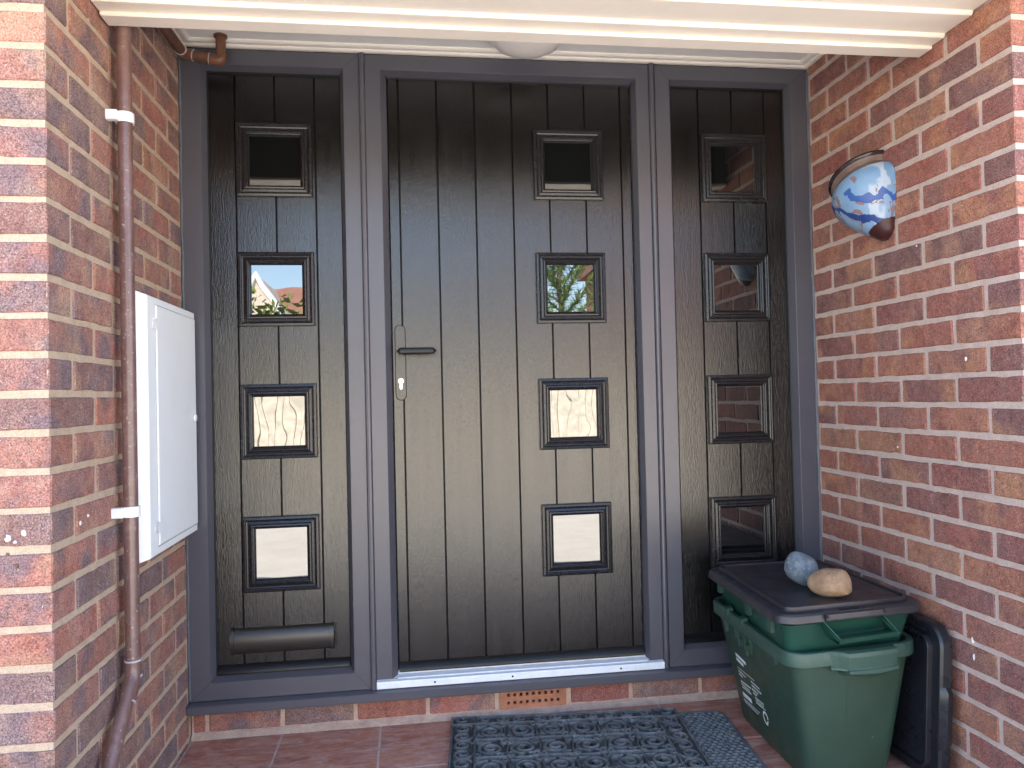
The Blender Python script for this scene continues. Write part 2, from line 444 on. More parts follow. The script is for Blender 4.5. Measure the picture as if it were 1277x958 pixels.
for c_ in ((-.081, -.9015, .692), (-.063, -.905, .670)):
    sc4 = dab(wallL, c_, (0, -1, 0), .0042, 1, 'wall_plug', M_copperish)
for c_, r, q in (((W, -.724, 1.04), .0022, 3.0), ((W, -.715, .33), .0018, 4), ((W, -.718, .29), .0015, 5), ((W, -.55, 1.36), .002, 1), ((W, -.44, .80), .003, 1)): dab(wallR, c_, (-1, 0, 0), r, q)

# plinth course under the sill, with the air brick
pw = thing('plinth_wall', (0, .02, FLOOR), 'single course of red brick with an air brick under the door sill', 'brick wall')
MB().box(.0, .962, .0235, .11, FLOOR-.01, .022).box(1.178, W, .0235, .11, FLOOR-.01, .022).box(.962, 1.178, .055, .11, FLOOR-.01, .022).build('mortar', M_plinthmort, pw)
v = [(.0, .0235, FLOOR+.018), (W, .0235, FLOOR+.018), (W, .002, FLOOR+.0015), (0, .002, FLOOR+.0015)]
MB().add(v, [(0, 1, 2, 3)]).build('mortar_fillet', M_plinthmort, pw)
pj = [.0, .046, .273, .498, .727, .952, 1.19, 1.40, 1.642, 1.868, W]
for i in range(len(pj)-1):
    if i == 5: continue
    brick(pw, M_brickL if i % 3 else M_brickR, pj[i]+.006, pj[i+1]-.006, .0185, .1, -.047, .021)
ab = MB()
ax0, ax1, az0, az1 = .960, 1.180, -.048, .017
cols = []; 
hx = [(.984+.0205*i, .984+.0205*i+.0095) for i in range(9)]; hz = [(-.033, -.0235), (-.0075, .002)]
xe = sorted([ax0, ax1]+[q for h in hx for q in h]); ze = sorted([az0, az1]+[q for h in hz for q in h])
for i in range(len(xe)-1):
    for k in range(len(ze)-1):
        hole = i % 2 == 1 and k % 2 == 1
        yy = .045 if hole else .017
        if not hole: ab.add([(xe[i], yy, ze[k]), (xe[i+1], yy, ze[k]), (xe[i+1], yy, ze[k+1]), (xe[i], yy, ze[k+1])], [(0, 1, 2, 3)])
        else:
            x0, x1, z0, z1 = xe[i], xe[i+1], ze[k], ze[k+1]
            ab.add([(x0, .017, z0), (x1, .017, z0), (x1, .017, z1), (x0, .017, z1), (x0, .05, z0), (x1, .05, z0), (x1, .05, z1), (x0, .05, z1)], [(4, 5, 1, 0), (5, 6, 2, 1), (6, 7, 3, 2), (7, 4, 0, 3)])
ab.add([(ax0, .017, az0), (ax1, .017, az0), (ax1, .017, az1), (ax0, .017, az1), (ax0, .05, az0), (ax1, .05, az0), (ax1, .05, az1), (ax0, .05, az1)], [(0, 1, 5, 4), (1, 2, 6, 5), (2, 3, 7, 6), (3, 0, 4, 7)])
abo = ab.build('air_brick', M_terra, pw, recalc=False); MB().box(ax0+.002, ax1-.002, .030, .049, az0+.002, az1-.002).build('hole_shade', M_void, abo); tag(abo, 'orange terracotta air brick with two rows of square holes')  # dark block plugs the holes, their inner shade put in as colour

# ------------------------------------------------------------------ door set
def rect_rings(specs):
    """specs: list of (x0,x1,z0,z1,y); mitred frame surface between successive rectangles"""
    rs = [[(x0, y, z0), (x1, y, z0), (x1, y, z1), (x0, y, z1)] for x0, x1, z0, z1, y in specs]
    return MB().rings(rs)
PY = .040      # face of the door planks
def plank(parent, x0, x1, z0, z1, holes, y=PY):
    c = .0022; xsx = sorted(set([x0, x0+c, x1-c, x1]+[q for h in holes for q in (h[0], h[1]) if x0+c < q < x1-c]))
    zs = sorted(set([z0, z1]+[q for h in holes for q in (h[2], h[3])]))
    zz = []
    for i in range(len(zs)-1):
        zz.append(zs[i])
    zz.append(zs[-1]); m = MB()
    def yy(x): return y+.0035 if x in (x0, x1) else y
    for i in range(len(xsx)-1):
        for k in range(len(zz)-1):
            a, b, p, q = xsx[i], xsx[i+1], zz[k], zz[k+1]
            cx, cz = (a+b)/2, (p+q)/2
            if any(h[0] < cx < h[1] and h[2] < cz < h[3] for h in holes): continue
            m.add([(a, yy(a), p), (b, yy(b), p), (b, yy(b), q), (a, yy(a), q)], [(0, 1, 2, 3)])
    for xx in (x0, x1):
        for k in range(len(zz)-1):
            p, q = zz[k], zz[k+1]
            if any(h[0] < xx < h[1] and h[2] < (p+q)/2 < h[3] for h in holes): continue
            m.add([(xx, y+.0035, p), (xx, y+.012, p), (xx, y+.012, q), (xx, y+.0035, q)], [(0, 1, 2, 3)])
    return m.build('plank', M_door, parent, recalc=False)
def window(parent, cx, cz, s=.1185, g=.0785, label=None):
    y = PY
    prof = [(0, .001), (0, -.009), (.002, -.011), (.0085, -.0125), (.0105, -.011), (.0125, -.0075), (.016, -.006), (.0225, -.0085), (.0255, -.0125), (.0295, -.0135), (.0315, -.012), (.0325, -.004), (.0345, -.003), (.0375, .0045), (.0395, .006)]
    m = MB()
    rs = []
    for ins, dy in prof:
        h = s-ins*(s-g+.0)/.0395
        rs.append([(cx-h, y+dy, cz-h), (cx+h, y+dy, cz-h), (cx+h, y+dy, cz+h), (cx-h, y+dy, cz+h)])
    m.rings(rs)
    wdw = m.build('window', M_mould, parent, recalc=False)
    if label: tag(wdw, label)
    MB().cbox(cx-g-.004, cx+g+.004, y+.006, y+.026, cz-g-.004, cz+g+.004, .0005).build('pane', M_glass3 if .8 < cz < 1 else M_glass, wdw)
    return wdw
WZ = [1.745, 1.331, .910, .491]
def leaf(parent, x0, x1, z0, z1, grooves, cx):
    hs = .112
    holes = [(cx-hs, cx+hs, c-hs, c+hs) for c in WZ]
    e = [x0]+grooves+[x1]
    for i in range(len(e)-1): plank(parent, e[i]+.0009, e[i+1]-.0009, z0, z1, holes)
    MB().box(x0, x1, PY+.008, PY+.010, z0, z1).build('backing', M_gasket, parent)
    names = ['topmost window of dark glass', 'second window from the top', 'third window from the top', 'lowest window']
    for n_, c in zip(names, WZ): window(parent, cx, c, label=n_)
def ogee_bar(x0, x1, z0, z1, y0):
    m = MB(); rs = []
    n = 8
    prof = [(z1, PY-.001)]+[(z1-(z1-z0)*t, PY-.001-(PY-y0)*math.sin(PI*min(1, t*1.15)/2)) for t in [.08, .2, .35, .55, .8, 1]]+[(z0, PY-.001)]
    for x in (x0, x1): rs.append([(x, y, z) for z, y in prof])
    m.rings(rs, True, True, True, closed=False); return m
def side_light(x0, x1, fx0, fx1, ix0, ix1, grooves, cx, label, letter):
    t = thing('side_light', (x0, 0, .055), label, 'side panel')
    zb, zt = .0555, 2.082
    fz0, fz1, iz0, iz1 = .110, 2.033, .122, 2.023
    m = rect_rings([(x0, x1, zb, zt, .07), (x0, x1, zb, zt, .001), (x0+.001, x1-.001, zb+.001, zt-.001, 0), (fx0-.0012, fx1+.0012, fz0-.0012, fz1+.0012, 0), (fx0, fx1, fz0, fz1, .0012), (ix0, ix1, iz0, iz1, .026), (ix0+.0006, ix1-.0006, iz0+.0006, iz1-.0006, .032)])
    m.build('frame', M_frame, t, recalc=False)
    for ox, oz, px2, pz2 in ((x0, zb, fx0, fz0), (x1, zb, fx1, fz0), (x0, zt, fx0, fz1), (x1, zt, fx1, fz1)):
        dv = Vector((px2-ox, 0, pz2-oz)); nv = Vector((-dv.z, 0, dv.x)).normalized()*.0005; a_ = Vector((ox, -.0003, oz)); b_ = a_+dv
        MB().add([a_-nv, b_-nv, b_+nv, a_+nv], [(0, 1, 2, 3)]).build('mitre_joint', M_gasket, t, recalc=False)
    rect_rings([(ix0, ix1, iz0, iz1, .028), (ix0+.003, ix1-.003, iz0+.003, iz1-.003, .031), (ix0+.004, ix1-.004, iz0+.004, iz1-.004, .05)]).build('gasket', M_gasket, t, recalc=False)
    leaf(t, ix0, ix1, iz0, iz1, grooves, cx)
    ogee_bar(ix0+.004, ix1-.004, iz0+.002, iz0+.028, .024).build('weather_bar', M_black, t)
    return t
slL = side_light(.0005, .549, .0625, .498, .0735, .487, [.156, .279, .404], .276, 'left side panel with four square windows and the letter plate', True)
slR = side_light(1.531, W-.0005, 1.583, 2.017, 1.594, 2.006, [1.697, 1.818, 1.937], 1.822, 'right side panel with four dark windows behind the green boxes', False)
# letter plate
lb = MB(); rs = []
lx0, lx1, lz0, lz1 = .118, .435, .183, .262
def lprof(sc_):
    o = []
    for i in range(11):
        a_ = PI*i/10
        o.append((PY-.001-(.026*sc_)*math.sin(a_)**.7, (lz0+lz1)/2+(lz1-lz0)/2*math.cos(a_)*(1 if sc_ > .9 else .985)))
    return o
MB().rings([[(x, y, z) for y, z in lprof(1)] for x in (lx0+.013, lx1-.013)], True, True, True, closed=False).build('letter_plate', M_plate, slL)
lp = [o for o in slL.children if o.name.startswith('letter_plate')][0]
for a_, b_ in ((lx0, lx0+.0125), (lx1-.0125, lx1)):
    MB().rings([[(x, y-.002, z+(.0015 if z > .22 else -.0015)) for y, z in lprof(1)] for x in (a_, b_)], True, True, True, closed=False).build('end_cap', M_plate, lp)

# front door
fd = thing('front_door', (.565, 0, .055), 'black plank effect front door with four windows and a lever handle', 'front door')
zb, zt = .079, 2.082
dx0, dx1, dz0, dz1 = .636, 1.455, .1, 2.023
m = MB()
rs = [(.567, 1.5095, .0835, zt, .07), (.567, 1.5095, .0835, zt, .001), (.568, 1.5085, .0835, zt-.001, 0), (.6155, 1.4665, .0835, 2.034, 0), (.617, 1.465, .0835, 2.0325, .0012), (dx0-.002, dx1+.002, .0835, 2.024, .026), (dx0-.001, dx1+.001, .0835, 2.023, .045)]
for i in range(len(rs)-1):
    A, B = rs[i], rs[i+1]
    pa = [(A[0], A[4], A[2]), (A[0], A[4], A[3]), (A[1], A[4], A[3]), (A[1], A[4], A[2])]
    pb = [(B[0], B[4], B[2]), (B[0], B[4], B[3]), (B[1], B[4], B[3]), (B[1], B[4], B[2])]
    m.rings([pa, pb], closed=False)
m.box(.5675, .6345, .002, .06, .0825, .0834).box(1.4565, 1.509, .002, .06, .0825, .0834)
m.build('frame', M_frame, fd, recalc=False)
leaf(fd, dx0, dx1, dz0, dz1-.002, [.671, .796, .921, 1.046, 1.169, 1.294, 1.419], 1.2345)
ogee_bar(dx0+.002, dx1-.002, .094, .122, .024).build('weather_bar', M_black, fd)
for x0 in (.5495, 1.5105):
    r_ = []
    prof = [(x0+.0005, .02), (x0, -.004), (x0+.003, -.0085), (x0+.0085, -.010), (x0+.014, -.0085), (x0+.017, -.004), (x0+.0165, .02)]
    MB().rings([[(x, y, z) for x, y in prof] for z in (.0555, 2.092)], False, False, True, closed=False).build('coupling_strip', M_frame, fd)
# aluminium threshold
tp = [(.06, .096), (.034, .096), (.030, .088), (.006, .084), (.003, .081), (-.010, .079), (-.012, .076), (-.012, .058), (-.0095, .0562), (.06, .0562)]
MB().rings([[(x, y, z) for y, z in tp] for x in (.5675, 1.5095)], False, True, True).build('threshold', M_alu, fd)
for x in (.75, 1.0, 1.36): MB().rings([[(x+.0035*math.cos(a*PI/4), -.0122, .068+.0035*math.sin(a*PI/4)) for a in range(8)], [(x+.0028*math.cos(a*PI/4), -.0128, .068+.0028*math.sin(a*PI/4)) for a in range(8)]], cap1=True).build('screw', M_void, fd)
# handle: slim plate, lever and key cylinder
hpx, hz0, hz1, hw = .6625, .968, 1.212, .0165
out = arc(hpx, hz1-hw, hw, 0, PI, 12)+arc(hpx, hz0+hw, hw, PI, 2*PI, 12)
def sc_out(k, y): return [(hpx+(x-hpx)*(hw+k)/hw, y, z+(k if z > 1.1 else -k)*.9) for x, z in out]
hp = MB().rings([sc_out(0, PY+.002), sc_out(0, PY-.0035), sc_out(-.0012, PY-.005)], True, cap1=True).build('handle_plate', M_door, fd)
MB().rings([sc_out(.0016, PY-.0006), sc_out(0, PY-.0006)], False).build('shadow_gap', M_gasket, hp)
lev = MB()
ly = PY-.052
lev.tube([(.6625, PY-.004, 1.125), (.6625, PY-.03, 1.125), (.6625, ly+.006, 1.125)], [.010, .0085, .0085], 14)
r_ = []
for i in range(15):
    t = i/14; x = .652+.125*t
    e = min(1, math.sin(PI*min(1, t*12+.12)/2))*min(1, math.sin(PI*min(1, (1-t)*14+.1)/2)); hh = .0105*e; dd = .0075*e
    r_.append([(x, ly+dd*math.copysign(abs(math.cos(q))**.6, math.cos(q)), 1.125+hh*math.copysign(abs(math.sin(q))**.6, math.sin(q))) for q in [2*PI*j/16 for j in range(16)]])
lev.rings(r_, True, True, True); tag(lev.build('handle_lever', M_black, fd), 'glossy black straight lever handle')
lk = MB(); lz = 1.030; y = PY-.0075
circ = arc(hpx, lz, .0088, -PI/2+.48, 1.5*PI-.48, 18)+[(hpx-.0042, lz-.022), (hpx-.0025, lz-.0265), (hpx+.0025, lz-.0265), (hpx+.0042, lz-.022)]
lk.rings([[(x, PY-.003, z) for x, z in circ], [(x, y, z) for x, z in circ]]); lk.add([(x, y, z) for x, z in circ], [list(range(len(circ)))])
lo = lk.build('lock_cylinder', M_steel, hp)
MB().rings([[(hpx+.0045*math.cos(a*PI/8), y-.0002, lz+.0008+.0045*math.sin(a*PI/8)) for a in range(16)], [(hpx+.0052*math.cos(a*PI/8), y-.0002, lz+.0008+.0052*math.sin(a*PI/8)) for a in range(16)]]).build('plug_ring', M_void, hp)
MB().box(hpx-.0008, hpx+.0008, y-.0005, y, lz-.002, lz+.005).build('keyhole', M_void, hp)

# sill under the whole door set
sp_ = [(.07, .0548), (-.012, .0548), (-.030, .0515), (-.0335, .048), (-.0335, .028), (-.031, .0255), (.07, .0255)]
so = MB().rings([[(x, y, z) for y, z in sp_] for x in (.001, W-.001)], False, True, True).build('door_sill', M_frame)
tag(so, 'anthracite grey sill running under the door and both side panels', 'sill')
for nm, lx, lab in (('L', .0012, 'thin silicone bead sealing the left side panel to the brickwork'), ('R', W-.0012, 'thin silicone bead sealing the right side panel to the brickwork')):
    pts = [(lx+random.uniform(-.0012, .0012), -.003+random.uniform(-.001, .001), .06+i*.0335) for i in range(61)]
    rr_ = [.0034+random.uniform(-.0008, .0012) for _ in pts]
    tag(MB().tube(pts, rr_, 6).build('sealant_bead', M_silicone), lab, 'sealant')

# ------------------------------------------------------------------ ceiling of the porch, soffit, fascia
pc = thing('porch_ceiling', (W/2, -.3, 2.095), 'off white porch ceiling panel edged with cream bead above the door', 'ceiling')
MB().box(.004, W-.004, -.598, .1, 2.096, 2.11).build('ceiling_panel', M_ceil, pc)
def bead(p, q, inw):
    # profile: lower nosing near the wall, then a raised cove
    prof = [(0, 2.0835), (.012, 2.0835), (.016, 2.086), (.018, 2.0895), (.022, 2.0885), (.034, 2.0885), (.040, 2.092), (.043, 2.097)]
    p = Vector(p); q = Vector(q); d = (q-p).normalized(); n_ = Vector(inw)
    return MB().rings([[tuple(e+n_*w_+d*(w_ if e is p else -w_))[:2]+(z,) for w_, z in prof] for e in (p, q)], False, False, False, closed=False)
bead((.001, -.001, 0), (W-.001, -.001, 0), (0, -1, 0)).build('ceiling_bead', M_trim, pc)
bead((.001, -.001, 0), (.001, -.597, 0), (1, 0, 0)).build('ceiling_bead', M_trim, pc)
bead((W-.001, -.001, 0), (W-.001, -.597, 0), (-1, 0, 0)).build('ceiling_bead', M_trim, pc)

cs = thing('soffit', (W/2, -.62, 1.87), 'cream shiplap soffit boards overlapping outwards above the porch opening', 'soffit')
MB().box(.002, W-.002, -.630, -.600, 1.875, 2.094).build('beam', M_shadewood, cs)
MB().cbox(.003, W-.003, -.645, -.590, 1.8635, 1.8745, .003).build('edge_strip', M_cream, cs)
yb = [-.645, -.690, -.790, -.890, -.990, -1.07]
for i in range(len(yb)-1):
    z = 1.874+.009*i; y1, y0 = yb[i]+.008, yb[i+1]
    x0, x1 = (.003, W-.003) if i < 3 else (-.55, W+.55)
    if y0 > -.9: x0, x1 = .003, W-.003
    prof = [(y1, z), (y0+.003, z-.0005), (y0, z+.002), (y0-.003, z+.0095), (y0-.004, z+.014), (y1, z+.014)]
    MB().rings([[(x, yy, zz) for yy, zz in prof] for x in (x0, x1)], False, True, True).build('board', M_cream, cs)
MB().box(.002, W-.002, -.900, -.646, 1.95, 2.09).build('backing_board', M_shadewood, cs)

# ------------------------------------------------------------------ the house the porch belongs to
def tex_brick(name, c1, c2, mc):
    a = M(name); v = a.world()
    sep = a.n('ShaderNodeSeparateXYZ'); a.l(v, sep.inputs[0]); cb = a.n('ShaderNodeCombineXYZ')
    a.l(a.math('ADD', sep.outputs[0], sep.outputs[1]), cb.inputs[0]); a.l(sep.outputs[2], cb.inputs[1])
    b = a.n('ShaderNodeTexBrick'); a.l(cb.outputs[0], b.inputs['Vector']); b.inputs['Scale'].default_value = 1
    b.inputs['Brick Width'].default_value = .225; b.inputs['Row Height'].default_value = .075; b.inputs['Mortar Size'].default_value = .005
    a.val(b.inputs['Color1'], c1); a.val(b.inputs['Color2'], c2); a.val(b.inputs['Mortar'], mc); b.inputs['Bias'].default_value = 0
    col = a.mix(1.0, b.outputs[0], a.ramp(a.noise(v, 40, 4, .7), [(.3, .75), (.7, 1.2)]), 'MULTIPLY')
    a.set(col, .9, .3); a.bump(a.math('SUBTRACT', 1, b.outputs['Fac']), .6, .005); return a.m
M_tb = tex_brick('facade_brick', (.32, .1, .065), (.2, .08, .065), (.45, .35, .29))
M_roof = simple('roof_tile_brown', (.16, .075, .05), .85, .3, 6, .5, 14)
hs = thing('house', (W/2, 3, GROUND), 'red brick house around the porch with its eaves overhead', 'house')
wm = MB()
wm.box(-6, -.445, -.901, 7, GROUND, 2.16).box(W+.445, 8, -.901, 7, GROUND, 2.16)
wm.box(-.445, W+.445, .13, 7, GROUND, 2.3)
wm.build('wall', M_tb, hs)
rf = MB()
rf.add([(-6.4, -1.10, 2.06), (8.4, -1.10, 2.06), (8.4, 3.0, 4.9), (-6.4, 3.0, 4.9), (8.4, 7.3, 2.06), (-6.4, 7.3, 2.06)], [(0, 1, 2, 3), (3, 2, 4, 5), (0, 3, 5), (1, 4, 2)])
rf.build('roof', M_roof, hs)
MB().box(-6.4, 8.4, -1.105, -1.08, 1.9, 2.09).build('fascia', M_cream, hs)
MB().box(-6.4, -.551, -1.08, -.902, 1.93, 1.945).build('eaves_lining', M_cream, hs)
MB().box(W+.551, 8.4, -1.08, -.902, 1.93, 1.945).build('eaves_lining', M_cream, hs)

# ceiling lamp
cl = thing('ceiling_lamp', (1.068, -.190, 2.095), 'round frosted glass lamp on the porch ceiling', 'lamp')
M_frost = simple('lamp_frosted_bowl', (.82, .76, .70), .3, .06)
r_ = []
for rr_, zz in [(.118, 2.0955), (.118, 2.078), (.113, 2.062), (.099, 2.046), (.076, 2.033), (.048, 2.025), (.02, 2.0215), (.002, 2.021)]:
    r_.append([(1.068+rr_*math.cos(a*PI/20), -.190+rr_*math.sin(a*PI/20), zz) for a in range(40)])
MB().rings(r_, True, cap1=True).build('glass_bowl', M_frost, cl)
r_ = [[(1.068+rr_*math.cos(a*PI/20), -.190+rr_*math.sin(a*PI/20), zz) for a in range(40)] for rr_, zz in [(.1185, 2.0955), (.122, 2.094), (.122, 2.084), (.1182, 2.081)]]
MB().rings(r_, True).build('rim_ring', simple('lamp_rim_brass', (.4, .3, .2), .4), cl)

# ------------------------------------------------------------------ pipes
def elbow(pts, r, n=8):
    """round the corners of a polyline"""
    P_ = [Vector(p) for p in pts]; o = [P_[0]]
    for i in range(1, len(P_)-1):
        a_, b_, c_ = P_[i-1], P_[i], P_[i+1]; u = (a_-b_).normalized(); v_ = (c_-b_).normalized()
        for k in range(n+1):
            t = k/n; o.append((b_+u*r)*(1-t)**2+b_*2*t*(1-t)+(b_+v_*r)*t*t)
    o.append(P_[-1]); return o
dp = thing('waste_pipe', (.031, -.57, .3), 'long brown waste pipe running down the left brick wall', 'pipe')
px_, py_ = .0315, -.572
path = elbow([(px_, py_, 1.95), (px_, py_, .345), (px_-.0025, py_-.045, .29), (px_-.005, py_-.26, .07)], .02)
MB().tube(path, .0165, 18).build('pipe', M_pipe, dp)
for z0, z1, r0, mm in ((.372, .376, .0188, M_cem), (.305, .372, .0192, M_pipe), (.335, .341, .0198, M_cem)):
    if z0 > .33: MB().tube([(px_, py_, z0), (px_, py_, (z0+z1)/2), (px_, py_, z1)], [r0, r0+.0008, r0], 18).build('solvent_weld', mm, dp)
MB().tube(elbow([(px_, py_, .372), (px_, py_, .340), (px_-.0025, py_-.035, .293)], .022), .0192, 18).build('bend', M_pipe, dp)
MB().tube([(px_-.0023, py_-.036, .2915), (px_-.0024, py_-.038, .289)], .0200, 18).build('solvent_weld', M_cem, dp)
for zc in (1.652, .722):
    c_ = MB()
    r1, r2 = .0175, .0205
    rs_ = []
    for zz, ra in ((zc-.012, r1), (zc-.012, r2), (zc+.012, r2), (zc+.012, r1)):
        rs_.append([(px_+ra*math.cos(a*PI/12), py_+ra*math.sin(a*PI/12), zz) for a in range(24)])
    c_.rings(rs_+[rs_[0]])
    c_.cbox(-.003, .024, py_-.031, py_-.012, zc-.012, zc+.012, .002)
    tag(c_.build('pipe_clip', M_clip, dp), 'upper white pipe clip' if zc > 1 else 'lower white pipe clip')
op = thing('overflow_pipe', (.138, -.06, 2.04), 'short brown overflow pipe bending out of the porch ceiling to the left wall', 'pipe')
opp = elbow([(.139, -.062, 2.094), (.139, -.062, 2.018), (.030, -.062, 2.036), (.026, -.30, 2.030), (.028, -.57, 2.026)], .018)
MB().tube(opp, .0150, 16).build('pipe', M_copperish, op)
MB().tube([(.139, -.062, 2.0955), (.139, -.062, 2.090)], .0205, 16).build('collar', M_copperish, op)
MB().tube(elbow([(.139, -.062, 2.040), (.139, -.062, 2.017), (.108, -.062, 2.0232)], .014), .0172, 16).build('bend', M_copperish, op)
MB().tube(elbow([(.058, -.062, 2.0314), (.0305, -.062, 2.036), (.0298, -.092, 2.0355)], .014), .0172, 16).build('bend', M_copperish, op)
for a_, b_ in (((.1075, -.062, 2.0233), (.1055, -.062, 2.0236)), ((.0595, -.062, 2.0311), (.0575, -.062, 2.0315)), ((.0298, -.091, 2.0355), (.0298, -.093, 2.0355))):
    MB().tube([a_, b_], .0180, 16).build('solvent_weld', M_cem, op)

# ------------------------------------------------------------------ meter box
mb = thing('meter_box', (0, -.25, .58), 'white utility meter cupboard mounted on the left brick wall', 'meter box')
y0, y1, z0, z1 = -.472, -.012, .574, 1.262
def yz(y0, y1, z0, z1, x): return [(x, y0, z0), (x, y1, z0), (x, y1, z1), (x, y0, z1)]
MB().rings([yz(y0, y1, z0, z1, .001), yz(y0, y1, z0, z1, .006), yz(y0+.003, y1-.003, z0+.003, z1-.003, .009), yz(y0+.015, y1-.010, z0+.012, z1-.012, .036), yz(y0+.018, y1-.012, z0+.014, z1-.014, .038), yz(y0+.075, y1-.016, z0+.030, z1-.030, .0385)], cap1=True).build('surround', M_white, mb)
dy0, dy1, dz0_, dz1_ = y0+.076, y1-.020, z0+.034, z1-.032
md = MB().rings([yz(dy0, dy1, dz0_, dz1_, .037), yz(dy0, dy1, dz0_, dz1_, .0405), yz(dy0+.004, dy1-.003, dz0_+.003, dz1_-.003, .0425), yz(dy0+.006, dy1-.005, dz0_+.005, dz1_-.005, .0426)], cap1=True).build('door', M_white, mb)
MB().rings([yz(dy0-.0015, dy1+.0012, dz0_-.0025, dz1_+.0015, .0388), yz(dy0, dy1, dz0_, dz1_, .0388)]).build('door_gap', M_gasket, mb)
for zc in (z0+.082, z1-.082):
    MB().cbox(.038, .0455, dy0-.018, dy0-.002, zc-.013, zc+.013, .001).build('hinge', M_white, md)
    MB().box(.0382, .0452, dy0-.0195, dy0-.0178, zc-.014, zc+.014).build('hinge_gap', M_cem, md)
MB().tube([(.045, dy1-.03, .93), (.050, dy1-.03, .93)], .011, 12).build('latch', M_white, md)

# ------------------------------------------------------------------ pottery wall pocket
def pot_mat():
    a = M('glazed_pottery_blue'); v = a.coord()
    f = a.noise(v, 15, 3, .5, .8); s = a.n('ShaderNodeSeparateXYZ'); a.l(v, s.inputs[0])
    col = a.ramp(a.noise(v, 9, 4, .6), [(.35, (.14, .26, .42)), (.65, (.22, .33, .47))])
    pal = a.ramp(a.noise(a.mapv(v, loc=(.3, .1, .2)), 13, 2, .5, .6), [(.55, 0.0), (.60, .85)])
    col = a.mix(pal, col, (.42, .47, .54))
    br = a.ramp(a.noise(a.mapv(v, loc=(2, 7, 1)), 19, 3, .55, 1.2), [(.55, 0.0), (.57, .9), (.64, .9), (.66, 0.0)])
    col = a.mix(br, col, (.22, .13, .12))
    # dark cobalt band sweeping diagonally, darker towards the foot
    dgl = a.math('SUBTRACT', s.outputs[1], a.math('MULTIPLY', s.outputs[2], .64))
    dd = a.math('ADD', dgl, a.math('MULTIPLY', a.math('SUBTRACT', f, .5), .10))
    bl = a.math('MULTIPLY', a.math('GREATER_THAN', dd, .094), a.math('LESS_THAN', dd, .118))
    col = a.mix(a.math('MULTIPLY', bl, .93), col, (.012, .035, .17))
    bl2 = a.math('MULTIPLY', a.math('MULTIPLY', a.math('GREATER_THAN', dd, .008), a.math('LESS_THAN', dd, .032)), a.math('LESS_THAN', s.outputs[2], -.095))
    col = a.mix(a.math('MULTIPLY', bl2, .9), col, (.025, .07, .28))
    # bare brown shoulder above, brown foot below
    top = a.math('GREATER_THAN', a.math('ADD', s.outputs[2], a.math('MULTIPLY', f, .012)), -.048)
    col = a.mix(top, col, a.ramp(f, [(.3, (.12, .08, .07)), (.7, (.24, .17, .14))]))
    foot = a.math('LESS_THAN', a.math('ADD', s.outputs[2], a.math('MULTIPLY', f, .02)), -.196)
    col = a.mix(foot, col, (.05, .016, .016))
    a.set(col, .32, .3)
    a.p.inputs['Coat Weight'].default_value = .0; a.p.inputs['Coat Roughness'].default_value = .05
    a.bump(a.noise(v, 45, 3), .12, .002); return a.m
S_, dxk = .92, .98
prof = [(-.004, .106), (0, .113), (.004, .1175), (.010, .118), (.015, .113), (.021, .104), (.030, .102), (.042, .112), (.06, .123), (.08, .128), (.10, .127), (.13, .115), (.16, .097), (.19, .077), (.22, .055), (.24, .040), (.25, .033), (.257, .025), (.262, .012), (.263, .001)]
wp = thing('wall_pocket', (W, -.32, 1.62), 'blue and white glazed pottery wall pocket hung tilted on the right brick wall', 'wall vase')
def pocket(pr, m_, name, smooth=True):
    rs_ = []
    for s_, r0 in pr:
        rs_.append([(-math.sin(PI*k/28)*r0*S_*dxk-.0006, -math.cos(PI*k/28)*r0*S_, -s_*S_) for k in range(29)])
    o = MB().rings(rs_, smooth, closed=False).build(name, m_)
    o.parent = wp; o.rotation_euler = (-.5, 0, 0); return o
def rotx_ok(): pass
pocket(prof, pot_mat(), 'body')
M_rimdark = simple('glazed_rim_dark', (.03, .022, .022), .12, .5, 60)
pocket([(-.0055, .100), (-.0062, .106), (-.001, .1145), (.004, .1188), (.010, .1193), (.0145, .1150), (.016, .112)], M_rimdark, 'rim')
pocket([(-.0055, .1005), (.02, .090), (.06, .105), (.10, .11), (.16, .08), (.2, .03), (.21, .001)], M_rimdark, 'inside')

# ------------------------------------------------------------------ recycling boxes
def bil(q, u, v_):
    nl, nr, fl_, fr = q
    return tuple((nl[i]*(1-u)+nr[i]*u)*(1-v_)+(fl_[i]*(1-u)+fr[i]*u)*v_ for i in (0, 1))
def section(q, z, off=0, rad=.05, n=6):
    """rounded outline in the quad q (near-left, near-right, far-left, far-right), grown by off"""
    wx = math.dist(q[0], q[1]); wy = math.dist(q[0], q[2]); o = []
    for cx, cy, a0 in ((wx-rad, wy-rad, 0), (rad, wy-rad, PI/2), (rad, rad, PI), (wx-rad, rad, 1.5*PI)):
        for i in range(n+1):
            a_ = a0+PI/2*i/n; x = cx+(rad+off)*math.cos(a_); y = cy+(rad+off)*math.sin(a_)
            p = bil(q, x/wx, y/wy); o.append((p[0], p[1], z))
    return o
def lerpq(a_, b_, t): return [tuple(p[i]*(1-t)+r[i]*t for i in (0, 1)) for p, r in zip(a_, b_)]
QT = [(1.622, -.662), (2.004, -.618), (1.643, -.085), (2.022, -.075)]       # rim of the lower box
QB = [(1.688, -.606), (1.948, -.582), (1.706, -.130), (1.958, -.122)]       # its base
lb_ = thing('recycling_box', (1.83, -.36, FLOOR), 'faded green recycling box with white print standing on the tiles beside the wall', 'recycling box')
def lq(z): return lerpq(QB, QT, (z-FLOOR)/(.305-FLOOR))
b_ = MB()
zs = [FLOOR+.0005, FLOOR+.006, FLOOR+.014, .0, .08, .16, .24, .262, .2645, .300]
rs_ = []
